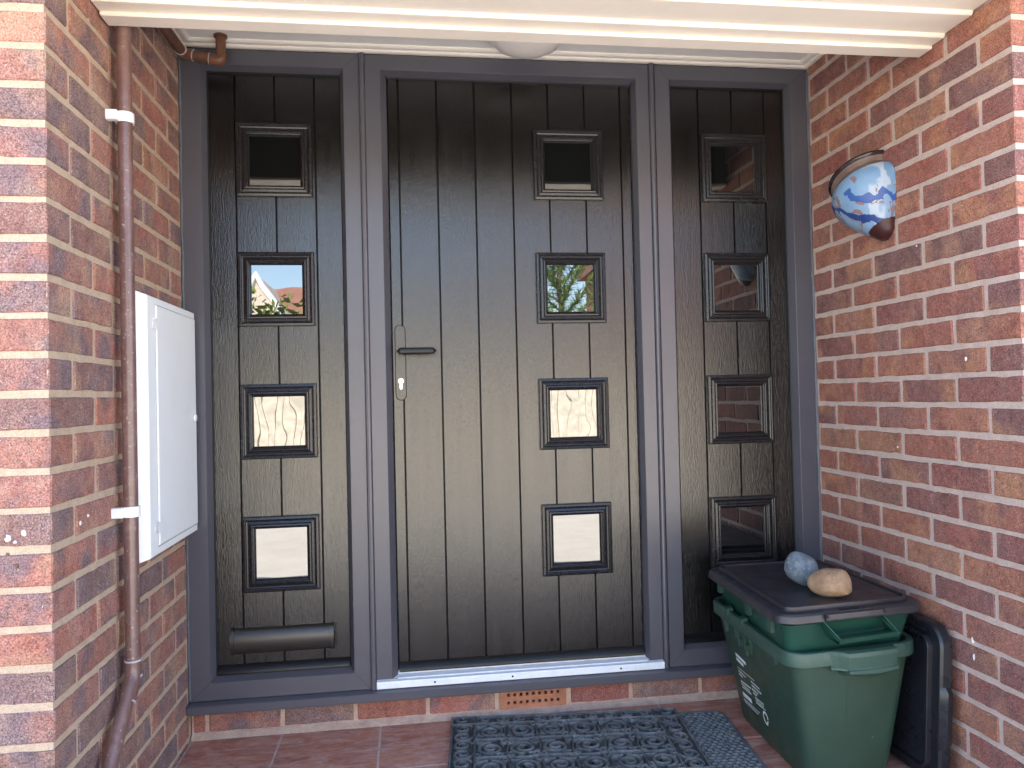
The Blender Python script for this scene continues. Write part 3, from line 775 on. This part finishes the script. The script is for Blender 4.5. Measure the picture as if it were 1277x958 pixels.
for i, z in enumerate(zs):
    off = {0: -.012, 1: -.004}.get(i, 0)-.008
    rs_.append(section(lq(z), z, off, .045+.01*(z+.06)))
rs_.append(section(lq(.300), .300, -.013, .05)); rs_.append(section(lq(.05), .05, -.014, .05))
b_.rings(rs_, True, cap0=True).add(rs_[-1], [list(range(len(rs_[-1])))[::-1]])
tub = b_.build('tub', M_green, lb_)
r0 = [section(lq(.30), z, off, .056, 8) for z, off in ((.268, -.009), (.268, .004), (.270, .0062), (.299, .0068), (.3045, .0045), (.306, -.001), (.304, -.012), (.290, -.013))]
MB().rings(r0, True).build('rim', M_rim, lb_)
# pull handle on the near end: a hooded grip below the rim
def near(z, u, out_):    # point on the near face
    q = lq(z); p = bil(q, u, 0); n_ = Vector((q[1][1]-q[0][1], -(q[1][0]-q[0][0]), 0)).normalized()
    return Vector((p[0], p[1], z))+n_*out_
hg = MB()
us = [.28, .33, .38, .5, .62, .72, .76]
ho = [.008, .014, .030, .032, .032, .031, .030]
rs_ = []
for u, o_ in zip(us, ho):
    rs_.append([near(.306, u, .002), near(.306, u, o_*.6), near(.302, u, o_*.9), near(.292, u, o_), near(.262, u, o_), near(.258, u, o_+.002), near(.2545, u, o_-.002), near(.2545, u, 0), near(.262, u, -.004)])
hg.rings(rs_, False, True, True, closed=True)
hl = MB()
rs_ = []
for u, dz in zip([.37, .40, .5, .6, .70, .765], [0, .0, -.004, -.006, -.003, 0]):
    rs_.append([near(.262, u, .028), near(.258, u, .036), near(.252+dz, u, .037), near(.241+dz*1.6, u, .020), near(.240+dz*1.6, u, -.004), near(.262, u, -.004)])
hl.rings(rs_, False, True, True)
hh = hg.build('handle', M_rim, lb_); hl.build('handle_lip', M_rim, hh)
# small ribs under the rim
def leftface(s_, t, out_=0):
    A, B = Vector((QT[2][0], QT[2][1], .305)), Vector((QT[0][0], QT[0][1], .305)); C_ = Vector((QB[2][0], QB[2][1], FLOOR)); E_ = Vector((QB[0][0], QB[0][1], FLOOR))
    p = (A*(1-s_)+B*s_)*(1-t)+(C_*(1-s_)+E_*s_)*t; n_ = (B-A).cross(C_-A).normalized()
    if n_.x > 0: n_ = -n_
    return p+n_*out_
rb = MB()
def lbox(m_, s0, s1, t0, t1, o0, o1):
    v_ = [leftface(s_, t, o_) for s_ in (s0, s1) for t in (t0, t1) for o_ in (o0, o1)]
    m_.add(v_, [(0, 1, 3, 2), (4, 6, 7, 5), (0, 4, 5, 1), (2, 3, 7, 6), (0, 2, 6, 4), (1, 5, 7, 3)])
ribs = []
for s_, t1, ww in ((.16, .22, .012), (.30, .2, .012), (.335, .26, .008), (.42, .30, .012), (.50, .2, .012), (.80, .17, .008)):
    rb = MB(); lbox(rb, s_, s_+ww, .11, t1, -.012, .002); rb.build('side_rib', M_rim, lb_)
for s0, s1 in ((.315, .365), (.43, .49)): rb = MB(); lbox(rb, s0, s1, .20, .255, -.012, -.0015); rb.build('side_rib', M_rim, lb_)
for s0, s1 in ((.25, .30), (.44, .49)):
    k_ = MB(); lbox(k_, s0, s1, -.025, .035, -.012, .010); k_.build('rim_catch', M_rim, lb_)
# print on the long side (illegible columns of text, a picture block and the looped arrow)
pr = MB()
def bar(a_, b_, th):
    (s0, t0), (s1, t1) = a_, b_
    n_ = max(1, int((s1-s0)/.018)) if th < .02 else 1
    for i in range(n_):
        p = s0+(s1-s0)*i/n_; q = s0+(s1-s0)*(i+1)/n_-(.003 if n_ > 1 else 0)
        ta = t0+(t1-t0)*i/n_; tb = t0+(t1-t0)*(i+1)/n_
        pr.add([leftface(p, ta-th/2, -.0062), leftface(q, tb-th/2, -.0062), leftface(q, tb+th/2, -.0062), leftface(p, ta+th/2, -.0062)], [(0, 1, 2, 3)])
for a_, b_, th in [((.207, .39), (.348, .405), .026), ((.203, .429), (.302, .442), .026), ((.188, .506), (.438, .497), .006), ((.194, .531), (.303, .537), .012), ((.196, .556), (.247, .566), .012),
                   ((.198, .617), (.355, .600), .012), ((.2, .637), (.33, .636), .011), ((.202, .661), (.341, .654), .011), ((.187, .726), (.32, .722), .036), ((.182, .773), (.423, .760), .009), ((.196, .786), (.395, .786), .009),
                   ((.377, .53), (.494, .532), .012), ((.376, .561), (.509, .562), .012), ((.37, .593), (.457, .593), .012), ((.377, .62), (.429, .621), .012), ((.395, .649), (.519, .641), .009), ((.395, .669), (.512, .664), .009), ((.395, .689), (.53, .68), .009)]:
    bar(a_, b_, th)
cs_, ct_ = .508, .753
for i in range(22):
    a0 = .9+2*PI*.84*i/22; a1 = .9+2*PI*.84*(i+1)/22; r_o, r_i = 1.0, .68
    P4 = [leftface(cs_+.036*r*math.cos(a_), ct_+.055*r*math.sin(a_), -.0060) for a_, r in ((a0, r_o), (a1, r_o), (a1, r_i), (a0, r_i))]
    pr.add(P4, [(0, 1, 2, 3)])
pr.add([leftface(cs_+.036*x, ct_+.055*y, -.0058) for x, y in ((.2, .95), (1.0, .15), (.35, .25))], [(0, 1, 2)])
pr.build('printed_label', M_print, tub, recalc=False)
# faint square panel moulded into the near end
fp = MB()
for u0, u1, za, zb_ in ((.44, .80, .215, .2165), (.44, .80, .085, .0865), (.44, .80, .112, .1132), (.44, .444, .0865, .215), (.796, .80, .0865, .215)):
    fp.add([near(za, u0, -.0064), near(za, u1, -.0064), near(zb_, u1, -.0064), near(zb_, u0, -.0064)], [(0, 1, 2, 3)])
fp.build('moulded_panel', M_rim, tub, recalc=False)

# upper box nested into the lower one, with its lid
UT = [(1.588, -.676), (2.012, -.628), (1.637, -.078), (2.044, -.066)]
UB = [(1.655, -.600), (1.950, -.578), (1.690, -.150), (1.975, -.140)]
ub = thing('recycling_box', (1.82, -.36, .1), 'bright green recycling box nested in the lower one under the charcoal lid', 'recycling box')
def uq(z): return lerpq(UB, UT, (z-.06)/(.375-.06))
rs_ = [section(uq(z), z, -.018+o_, .05) for z, o_ in ((.09, -.02), (.11, -.014), (.20, -.012), (.29, -.008), (.34, -.004), (.376, -.002))]
b_ = MB().rings(rs_, True, cap0=True); b_.rings([rs_[-1], section(uq(.376), .376, -.026, .05), section(uq(.3), .3, -.03, .05)], True)
b_.build('tub', M_green2, ub)
def nearu(z, u, out_):
    q = uq(z); p = bil(q, u, 0); n_ = Vector((q[1][1]-q[0][1], -(q[1][0]-q[0][0]), 0)).normalized()
    return Vector((p[0], p[1], z))+n_*out_
# flared trapezoid pull on the near end
hm = MB()
def hbar(pts, r): hm.tube(pts, r, 8)
a0, a1, b0, b1 = .395, .80, .455, .86
pA, pB, pC, pD = nearu(.386, .28, .004), nearu(.335, .345, .030), nearu(.341, .765, .030), nearu(.388, .69, .004)
hm.add([nearu(.345, .345, .034), nearu(.350, .765, .034), nearu(.336, .765, .030), nearu(.331, .345, .030), nearu(.336, .345, -.015), nearu(.341, .765, -.015)], [(0, 1, 2, 3), (3, 2, 5, 4), (0, 4, 5, 1)])
for (u0, u1) in ((.28, .345), (.69, .765)):
    q1 = [nearu(.386, u0, .005), nearu(.345, u1, .034), nearu(.336, u1, .030), nearu(.336, u1, -.015), nearu(.384, u0, -.015)]
    hm.add(q1+[p+Vector((.003, 0, 0)) for p in q1], [(0, 1, 2, 3, 4), (9, 8, 7, 6, 5), (0, 5, 6, 1), (1, 6, 7, 2), (0, 4, 9, 5)])
hm.build('handle', M_green2, ub)
for s_, in ((.13,), (.55,), (.83,)):
    k_ = MB(); p = Vector(bil(uq(.35), 0, 1-s_)+(0,))
    k_.box(p.x+.008, p.x+.02, p.y-.010, p.y+.010, .338, .372); k_.build('lid_catch', M_rim, ub)

def lid_mesh(name, Q, z0, m_, parent, hand=True):
    """box lid: skirt, lip, rim step, gutter and raised field"""
    spec = [(z0+.001, -.004, .055), (z0+.0005, .003, .055), (z0+.003, .005, .055), (z0+.019, .002, .055), (z0+.0240, -.003, .055), (z0+.0255, -.014, .055), (z0+.0245, -.029, .062), (z0+.035, -.030, .062), (z0+.0362, -.032, .062), (z0+.0360, -.037, .062), (z0+.0280, -.0385, .062), (z0+.0275, -.043, .062), (z0+.0325, -.0455, .062), (z0+.0330, -.052, .062)]
    rs2 = [section(Q, z, o_, max(.012, r_+o_*.0), 8) for z, o_, r_ in spec]
    m2 = MB().rings(rs2, True, cap1=True)
    m2.rings([rs2[0], section(Q, z0+.018, -.010, .05, 8)], True)
    return m2.build(name, m_, parent)
bl = thing('box_lid', (1.82, -.36, .37), 'flat charcoal box lid with two stones resting on it', 'lid')
UL = [(1.586, -.682), (2.016, -.634), (1.636, -.072), (2.048, -.060)]
lpn = lid_mesh('lid_panel', UL, .3735, M_lid, bl)
for v_ in lpn.data.vertices: v_.co.z += .012*(-.07-v_.co.y)/.6
def nearl(u, out_, z): 
    p = bil(UL, u, 0); n_ = Vector((UL[1][1]-UL[0][1], -(UL[1][0]-UL[0][0]), 0)).normalized(); return Vector((p[0], p[1], z))+n_*out_
k_ = MB()
rs_ = []
for u in (.285, .685):
    rs_.append([nearl(u, .001, 0.4065), nearl(u, .010, 0.4055), nearl(u, .011, 0.3930), nearl(u, .004, 0.3890), nearl(u, .0, 0.3900)])
k_.rings(rs_, False, True, True); k_.build('lid_flap', M_lid, bl)
k_ = MB()
for u0, u1 in ((.40, .54),):
    k_.add([nearl(u0, -.012, 0.4115), nearl(u1, -.012, 0.4115), nearl(u1, -.004, 0.4112), nearl(u0, -.004, 0.4112)], [(0, 1, 2, 3)])
k_.build('slot', M_void, bl, recalc=False)
for u in (.29, .68):
    MB().tube([nearl(u, .010, 0.4010), nearl(u, .0125, 0.4010)], .0045, 8).build('pin_hole', M_void, bl)

# spare lid standing on its edge between box and wall
sl = thing('spare_lid', (2.055, -.36, FLOOR), 'glossy black box lid standing on edge between the green boxes and the wall', 'lid')
LQ = [(0, 0), (.410, 0), (0, .58), (.410, .58)]
tmp = lid_mesh('lid_panel', LQ, 0, M_lid2, None)
me = tmp.data
# stand upright: local x -> z, local y -> y, local z (raised field) -> -x, leaning on the wall
lean = .055
for v_ in me.vertices:
    x, y, z = v_.co
    z2 = z*1.25
    X = -z2*math.cos(lean)+x*math.sin(lean); Z = x*math.cos(lean)+z2*math.sin(lean)
    v_.co = (X, y, Z)
me.update()
import bmesh
bmm = bmesh.new(); bmm.from_mesh(me); bmesh.ops.recalc_face_normals(bmm, faces=bmm.faces); bmm.to_mesh(me); bmm.free()
tmp.parent = sl; tmp.location = Vector((2.042, -.662, FLOOR+.002))-sl.location
# ribbed grip on its near end
gr = MB(); rs_ = []
for zz, o_ in ((.10, .0), (.12, .014), (.22, .017), (.25, .016), (.262, .0)):
    xx = 2.042+zz*math.sin(lean)
    rs_.append([(xx-.004, -.661, FLOOR+zz), (xx-.004, -.664-o_*.7, FLOOR+zz), (xx-.018, -.666-o_*.7, FLOOR+zz), (xx-.030, -.661, FLOOR+zz)])
gr.rings(rs_, True, True, True).build('grip', M_lid2, sl)

# ------------------------------------------------------------------ stones on the lid
def pebble(name, loc, r, rot, m_, seed, flat=None):
    bm_ = bmesh.new(); bmesh.ops.create_icosphere(bm_, subdivisions=5, radius=1)
    for v_ in bm_.verts:
        c_ = v_.co.copy()
        d_ = 1+.10*mnoise.noise(c_*1.1+Vector((seed, 0, 0)))+.03*mnoise.noise(c_*3+Vector((0, seed, 0)))+.008*mnoise.noise(c_*9)
        c_ *= d_
        if flat: # slice ends flat
            n_, k2 = flat
            q = c_.dot(n_)
            if q > k2: c_ -= n_*(q-k2)*.86
        v_.co = (c_.x*r[0], c_.y*r[1], c_.z*r[2])
    for f_ in bm_.faces: f_.smooth = True
    bmesh.ops.rotate(bm_, verts=bm_.verts, matrix=Matrix.Rotation(rot[1], 3, 'Y') @ Matrix.Rotation(rot[0], 3, 'X'), cent=(0, 0, 0))
    bmesh.ops.rotate(bm_, verts=bm_.verts, matrix=Matrix.Rotation(rot[2], 3, 'Z'), cent=(0, 0, 0))
    zmin = min(v_.co.z for v_ in bm_.verts)
    me_ = bpy.data.meshes.new(name); bm_.to_mesh(me_); bm_.free(); me_.materials.append(m_)
    return link(name, me_, None, (loc[0], loc[1], loc[2]-zmin))
LT = .3735+.033+.0085
tag(pebble('stone', (1.783, -.425, LT-.001), (.052, .040, .043), (.25, .75, .1), M_stoneG, 3), 'speckled blue grey granite pebble on the box lid', 'stone')
tag(pebble('stone', (1.800, -.548, LT-.001), (.064, .044, .036), (.2, -.10, -.85), M_stoneO, 8, (Vector((1, 0, .15)).normalized(), .62)), 'buff sandstone pebble with a flat end lying nearest the front of the lid', 'stone')

# ------------------------------------------------------------------ door mats
def mat_obj(root, build): pass
scr = MB()
ZM = .011
def sp_tube(pts, r=.0036, z=ZM):
    pts = [Vector((p[0], p[1], z)) for p in pts]; rs2 = []
    for i, p in enumerate(pts):
        t = (pts[min(i+1, len(pts)-1)]-pts[max(0, i-1)]).normalized(); n_ = Vector((-t.y, t.x, 0))
        rs2.append([p+n_*r-Vector((0, 0, .009)), p+n_*r*.85-Vector((0, 0, .001)), p+Vector((0, 0, .0022)), p-n_*r*.85-Vector((0, 0, .001)), p-n_*r-Vector((0, 0, .009))])
    scr.rings(rs2, True, closed=False)
MW, MH = .725, .46
def scroll(cx, cy, r, a0, dirn, turns=1.6, th=.0042):
    n_ = int(14*turns); sp_tube([(cx+r*(1-.80*i/n_)*math.cos(a0+dirn*2*PI*turns*i/n_), cy+r*(1-.80*i/n_)*math.sin(a0+dirn*2*PI*turns*i/n_)) for i in range(n_+1)], th)
def curve(a_, b_, bow, th=.0035):
    a_ = Vector(a_); b_ = Vector(b_); n_ = Vector((-(b_-a_).y, (b_-a_).x)); sp_tube([tuple(a_*(1-t)+b_*t+n_*bow*math.sin(PI*t)) for t in [i/8 for i in range(9)]], th)
rr_ = random.Random(4)
for y_ in (.004, MH-.004, .058, MH-.058): sp_tube([(0.0+MW*i/12, y_) for i in range(13)], .0040 if y_ > .01 else .005)
for x_ in (.004, MW-.004, .075, MW-.075): sp_tube([(x_, MH*i/8) for i in range(9)], .0040)
for i in range(10):           # border scrolls, long sides
    cx = .075+(MW-.15)*(i+.5)/10
    for cy, s_ in ((.031, 1), (MH-.031, -1)):
        scroll(cx, cy, .024, PI*.5*s_, 1 if i % 2 else -1, 1.5, .0042)
for j in range(6):
    cy = .058+(MH-.116)*(j+.5)/6
    for cx, s_ in ((.040, 1), (MW-.040, -1)):
        scroll(cx, cy, .030, 0 if s_ > 0 else PI, 1 if j % 2 else -1, 1.6, .0046)
NX, NY = 6, 3
cw, ch = (MW-.15)/NX, (MH-.116)/NY
for i in range(NX):
    for j in range(NY):
        cx = .075+cw*(i+.5); cy = .058+ch*(j+.5); d_ = 1 if (i+j) % 2 else -1
        scroll(cx, cy, .040, PI/2*(1+2*(i % 2)), d_, 1.75, .0056)
        for k_ in range(4):
            a_ = PI/4+k_*PI/2; scroll(cx+.052*math.cos(a_), cy+.060*math.sin(a_), .0165, a_+PI*.6, -d_, 1.2, .0042)
            curve((cx+.041*math.cos(a_-.5), cy+.041*math.sin(a_-.5)), (cx+.047*math.cos(a_), cy+.054*math.sin(a_)), .2, .003)
for i in range(1, NX): sp_tube([(.075+cw*i+.004*math.sin(q*.8), .058+(MH-.116)*q/16) for q in range(17)], .0026)
for j in range(1, NY): sp_tube([(.075+(MW-.15)*q/24, .058+ch*j+.004*math.sin(q*.8)) for q in range(25)], .0026)
for q in ((0, 0), (MW-.07, 0), (0, MH-.055), (MW-.07, MH-.055)): scroll(q[0]+.037, q[1]+.03, .025, .4, 1, 1.4, .0034)
m1 = thing('door_mat', (.800, -.004, FLOOR), 'black rubber door mat with cast scroll pattern in front of the door', 'door mat')
ms = scr.build('scroll_work', M_mat, None, recalc=True); ms.parent = m1; ms.location = (0, -MH, .0045)
ms2 = MB().cbox(0, MW, 0, MH, 0, .0035, .001).build('base_sheet', M_void2, None); ms2.parent = m1; ms2.location = (0, -MH, .0045)
# rotate about its far left corner
m1.rotation_euler = (0, 0, -.088)
# the corner was given for the far left, so move the parts so that y runs towards the camera
scr = MB(); ZM = .004
M2W, M2H = .42, .60
n_i = 0
y_ = .02
row = 0
while y_ < M2H-.02:
    x_ = .02+(.0105 if row % 2 else 0)
    while x_ < M2W-.018:
        pts = arc(x_, y_, .0098, -.25, PI+.25, 6)
        sp_tube(pts, .0022, .0048)
        x_ += .021
    y_ += .0165; row += 1
m2_ = thing('door_mat', (1.255, -.05, FLOOR), 'thinner grey rubber mat with fish scale ribs half under the scroll mat', 'door mat')
s2 = scr.build('scale_ribs', M_mat2, None); s2.parent = m2_; s2.location = (0, -M2H, .000)
q2 = [(0, 0), (M2W, 0), (0, M2H), (M2W, M2H)]
b2 = MB().rings([section(q2, .0002, 0, .035), section(q2, .0030, 0, .035), section(q2, .0042, -.002, .035), section(q2, .0042, -.009, .035), section(q2, .0022, -.011, .035)], False, True, True).build('base_sheet', M_mat2, None)
b2.parent = m2_; b2.location = (0, -M2H, 0)
m2_.rotation_euler = (0, 0, -.085)

# ------------------------------------------------------------------ what the glass reflects: garden and houses behind the camera
M_fence = simple('fence_board_pale', (.64, .58, .47), .85, .25, 9, .3, 60)
fc = thing('garden_fence', (1.5, -9.0, GROUND), 'pale timber board fence across the front garden opposite the door', 'fence')
fmesh = []
for k in range(4):
    o_ = MB().cbox(-.0595, .0595, -.009, .009, 0, 1.55+.01*k, .002); me_ = bpy.data.meshes.new('board'); me_.from_pydata(o_.v, [], o_.f); me_.update(); me_.materials.append(M_fence); fmesh.append(me_)
for i in range(96):
    link('board', random.choice(fmesh), fc, (-5+i*.128, -9+random.uniform(-.006, .006), GROUND+.02))
MB().box(-5, 7.4, -9.06, -9.02, .1, .2).box(-5, 7.4, -9.06, -9.02, 1.1, 1.2).build('rail', M_fence, fc)
def leaves(name, m_, cen, rad, n_, size, parent, seed, flatbottom=False):
    rr2 = random.Random(seed); m3 = MB()
    for _ in range(n_):
        while True:
            p = Vector([rr2.uniform(-1, 1) for _ in range(3)])
            if .35 < p.length < 1: break
        p *= 1+.22*mnoise.noise(p*2.3+Vector((seed, 0, 0)))
        c_ = Vector(cen)+Vector((p.x*rad[0], p.y*rad[1], p.z*rad[2]))
        u = Vector([rr2.gauss(0, 1) for _ in range(3)]).normalized(); v_ = u.orthogonal().normalized(); s_ = size*rr2.uniform(.6, 1.3)
        m3.add([c_-u*s_, c_+v_*s_*.45, c_+u*s_, c_-v_*s_*.45], [(0, 1, 2, 3)])
    return m3.build(name, m_, parent, recalc=False)
def leaf_mat(name, c1, c2):
    a = M(name); a.set(a.ramp(a.noise(a.world(), 7, 4, .7), [(.3, c1), (.7, c2)]), .55, .4); return a.m
M_leaf = leaf_mat('hedge_leaf', (.07, .12, .02), (.24, .28, .06)); M_needle = leaf_mat('pine_needle', (.09, .16, .03), (.2, .27, .08))
M_bark = simple('bark', (.12, .08, .05), .9, .3, 10)
hd = thing('hedge', (-2, -11, GROUND), 'leafy green hedge growing behind the garden fence', 'hedge')
for i, (hx_, hh_) in enumerate(((-4.4, 2.9), (-3.3, 3.05), (-2.3, 3.1), (-1.4, 2.85), (-.6, 2.7))):
    leaves('foliage', M_leaf, (hx_, -11.0, hh_*.5-.2), (.85, .6, hh_*.55), 1500, .085, hd, 20+i)
    MB().tube([(hx_, -11, GROUND), (hx_, -11, 1.6)], [.05, .02], 8).build('stem', M_bark, hd)
pt = thing('pine_tree', (3.25, -10.2, GROUND), 'young pine tree with upswept feathery branches beyond the fence', 'tree')
MB().tube([(3.25, -10.2, GROUND), (3.27, -10.2, 2), (3.25, -10.2, 4.1)], [.06, .045, .012], 8).build('trunk', M_bark, pt)
nd = MB(); bb = MB(); rr3 = random.Random(9)
for i in range(44):
    z_ = .8+3.1*i/44; a_ = i*2.4; L_ = 1.05*(1-.6*(i/44)); p0 = Vector((3.26, -10.2, z_))
    d_ = Vector((math.cos(a_), math.sin(a_), .75)).normalized(); pts = [p0+d_*L_*t+Vector((0, 0, .25*t*t)) for t in (0, .33, .66, 1)]
    bb.tube(pts, [.016, .012, .009, .005], 5)
    for k in range(150):
        t = .12+.88*k/150; c_ = p0+d_*L_*t+Vector((0, 0, .25*t*t)); u = (d_+Vector([rr3.gauss(0, .75) for _ in range(3)])).normalized(); v_ = u.orthogonal().normalized()*.009
        nd.add([c_-v_, c_+v_, c_+u*.17], [(0, 1, 2)])
bb.build('branches', M_bark, pt); tag(nd.build('needles', M_needle, pt, recalc=False), kind='stuff')
# gabled house across the road (left in the reflection)
M_rend = simple('render_cream', (.6, .52, .42), .9, .1); M_rt = simple('clay_roof_tile', (.26, .12, .085), .85, .25, 3, .4, 9)
M_wht = simple('bargeboard_white', (.8, .8, .78), .5, .04); M_wg = simple('house_window_glass', (.03, .04, .05), .1)
def gable_house(name, cx, cy, wd, dp_, eave, ridge, wall_m, label, front_gable=None):
    t = thing(name, (cx, cy, GROUND), label, 'house')
    x0, x1, y0_, y1_ = cx-wd/2, cx+wd/2, cy-dp_/2, cy+dp_/2
    MB().box(x0, x1, y0_, y1_, GROUND, eave).build('wall', wall_m, t)
    MB().add([(x0-.3, y1_+.3, eave-.1), (x1+.3, y1_+.3, eave-.1), (x1+.3, cy, ridge), (x0-.3, cy, ridge), (x0-.3, y0_-.3, eave-.1), (x1+.3, y0_-.3, eave-.1)], [(0, 1, 2, 3), (3, 2, 5, 4), (0, 3, 4), (1, 5, 2)]).build('roof', M_rt, t, recalc=False)
    for xw in [x0+wd*k for k in (.2, .5, .8)]:
        wn = MB().box(xw-.6, xw+.6, y1_, y1_+.05, .9, 2.0).build('window', M_wht, t)
        for q in (-.3, .3): MB().box(xw+q-.26, xw+q+.26, y1_+.05, y1_+.06, .96, 1.94).build('pane', M_wg, wn)
    if front_gable:
        gx, gw, gz = front_gable; yf = y1_+1.2
        MB().add([(gx-gw, yf, eave-.6), (gx+gw, yf, eave-.6), (gx, yf, gz), (gx-gw, cy, eave-.6), (gx+gw, cy, eave-.6), (gx, cy, gz)], [(0, 1, 2), (0, 2, 5, 3), (1, 4, 5, 2)]).build('gable', wall_m, t, recalc=False)
        MB().box(gx-gw, gx+gw, y1_, yf-.02, GROUND, eave-.61).build('bay', wall_m, t)
        for s_ in (-1, 1):
            MB().add([(gx+s_*(gw+.25), yf+.1, eave-.8), (gx, yf+.1, gz+.06), (gx, yf+.1, gz-.14), (gx+s_*(gw+.0), yf+.1, eave-.9), (gx+s_*(gw+.25), yf+.0, eave-.8), (gx, yf+.0, gz+.12), (gx, yf+.0, gz-.18), (gx+s_*(gw+.0), yf+.0, eave-.9)],
                     [(0, 1, 2, 3), (7, 6, 5, 4), (0, 4, 5, 1), (3, 2, 6, 7)]).build('bargeboard', M_wht, t, recalc=False)
    return t
gable_house('bungalow', -5.5, -29, 15, 7, 3.1, 5.5, M_rend, 'cream bungalow with clay tiled roof and white gable beyond the hedge', (-4.3, 1.8, 5.3))
gable_house('brick_house', 12.5, -24, 10, 4, 5.4, 7.6, M_tb, 'two storey red brick house beyond the pine tree')
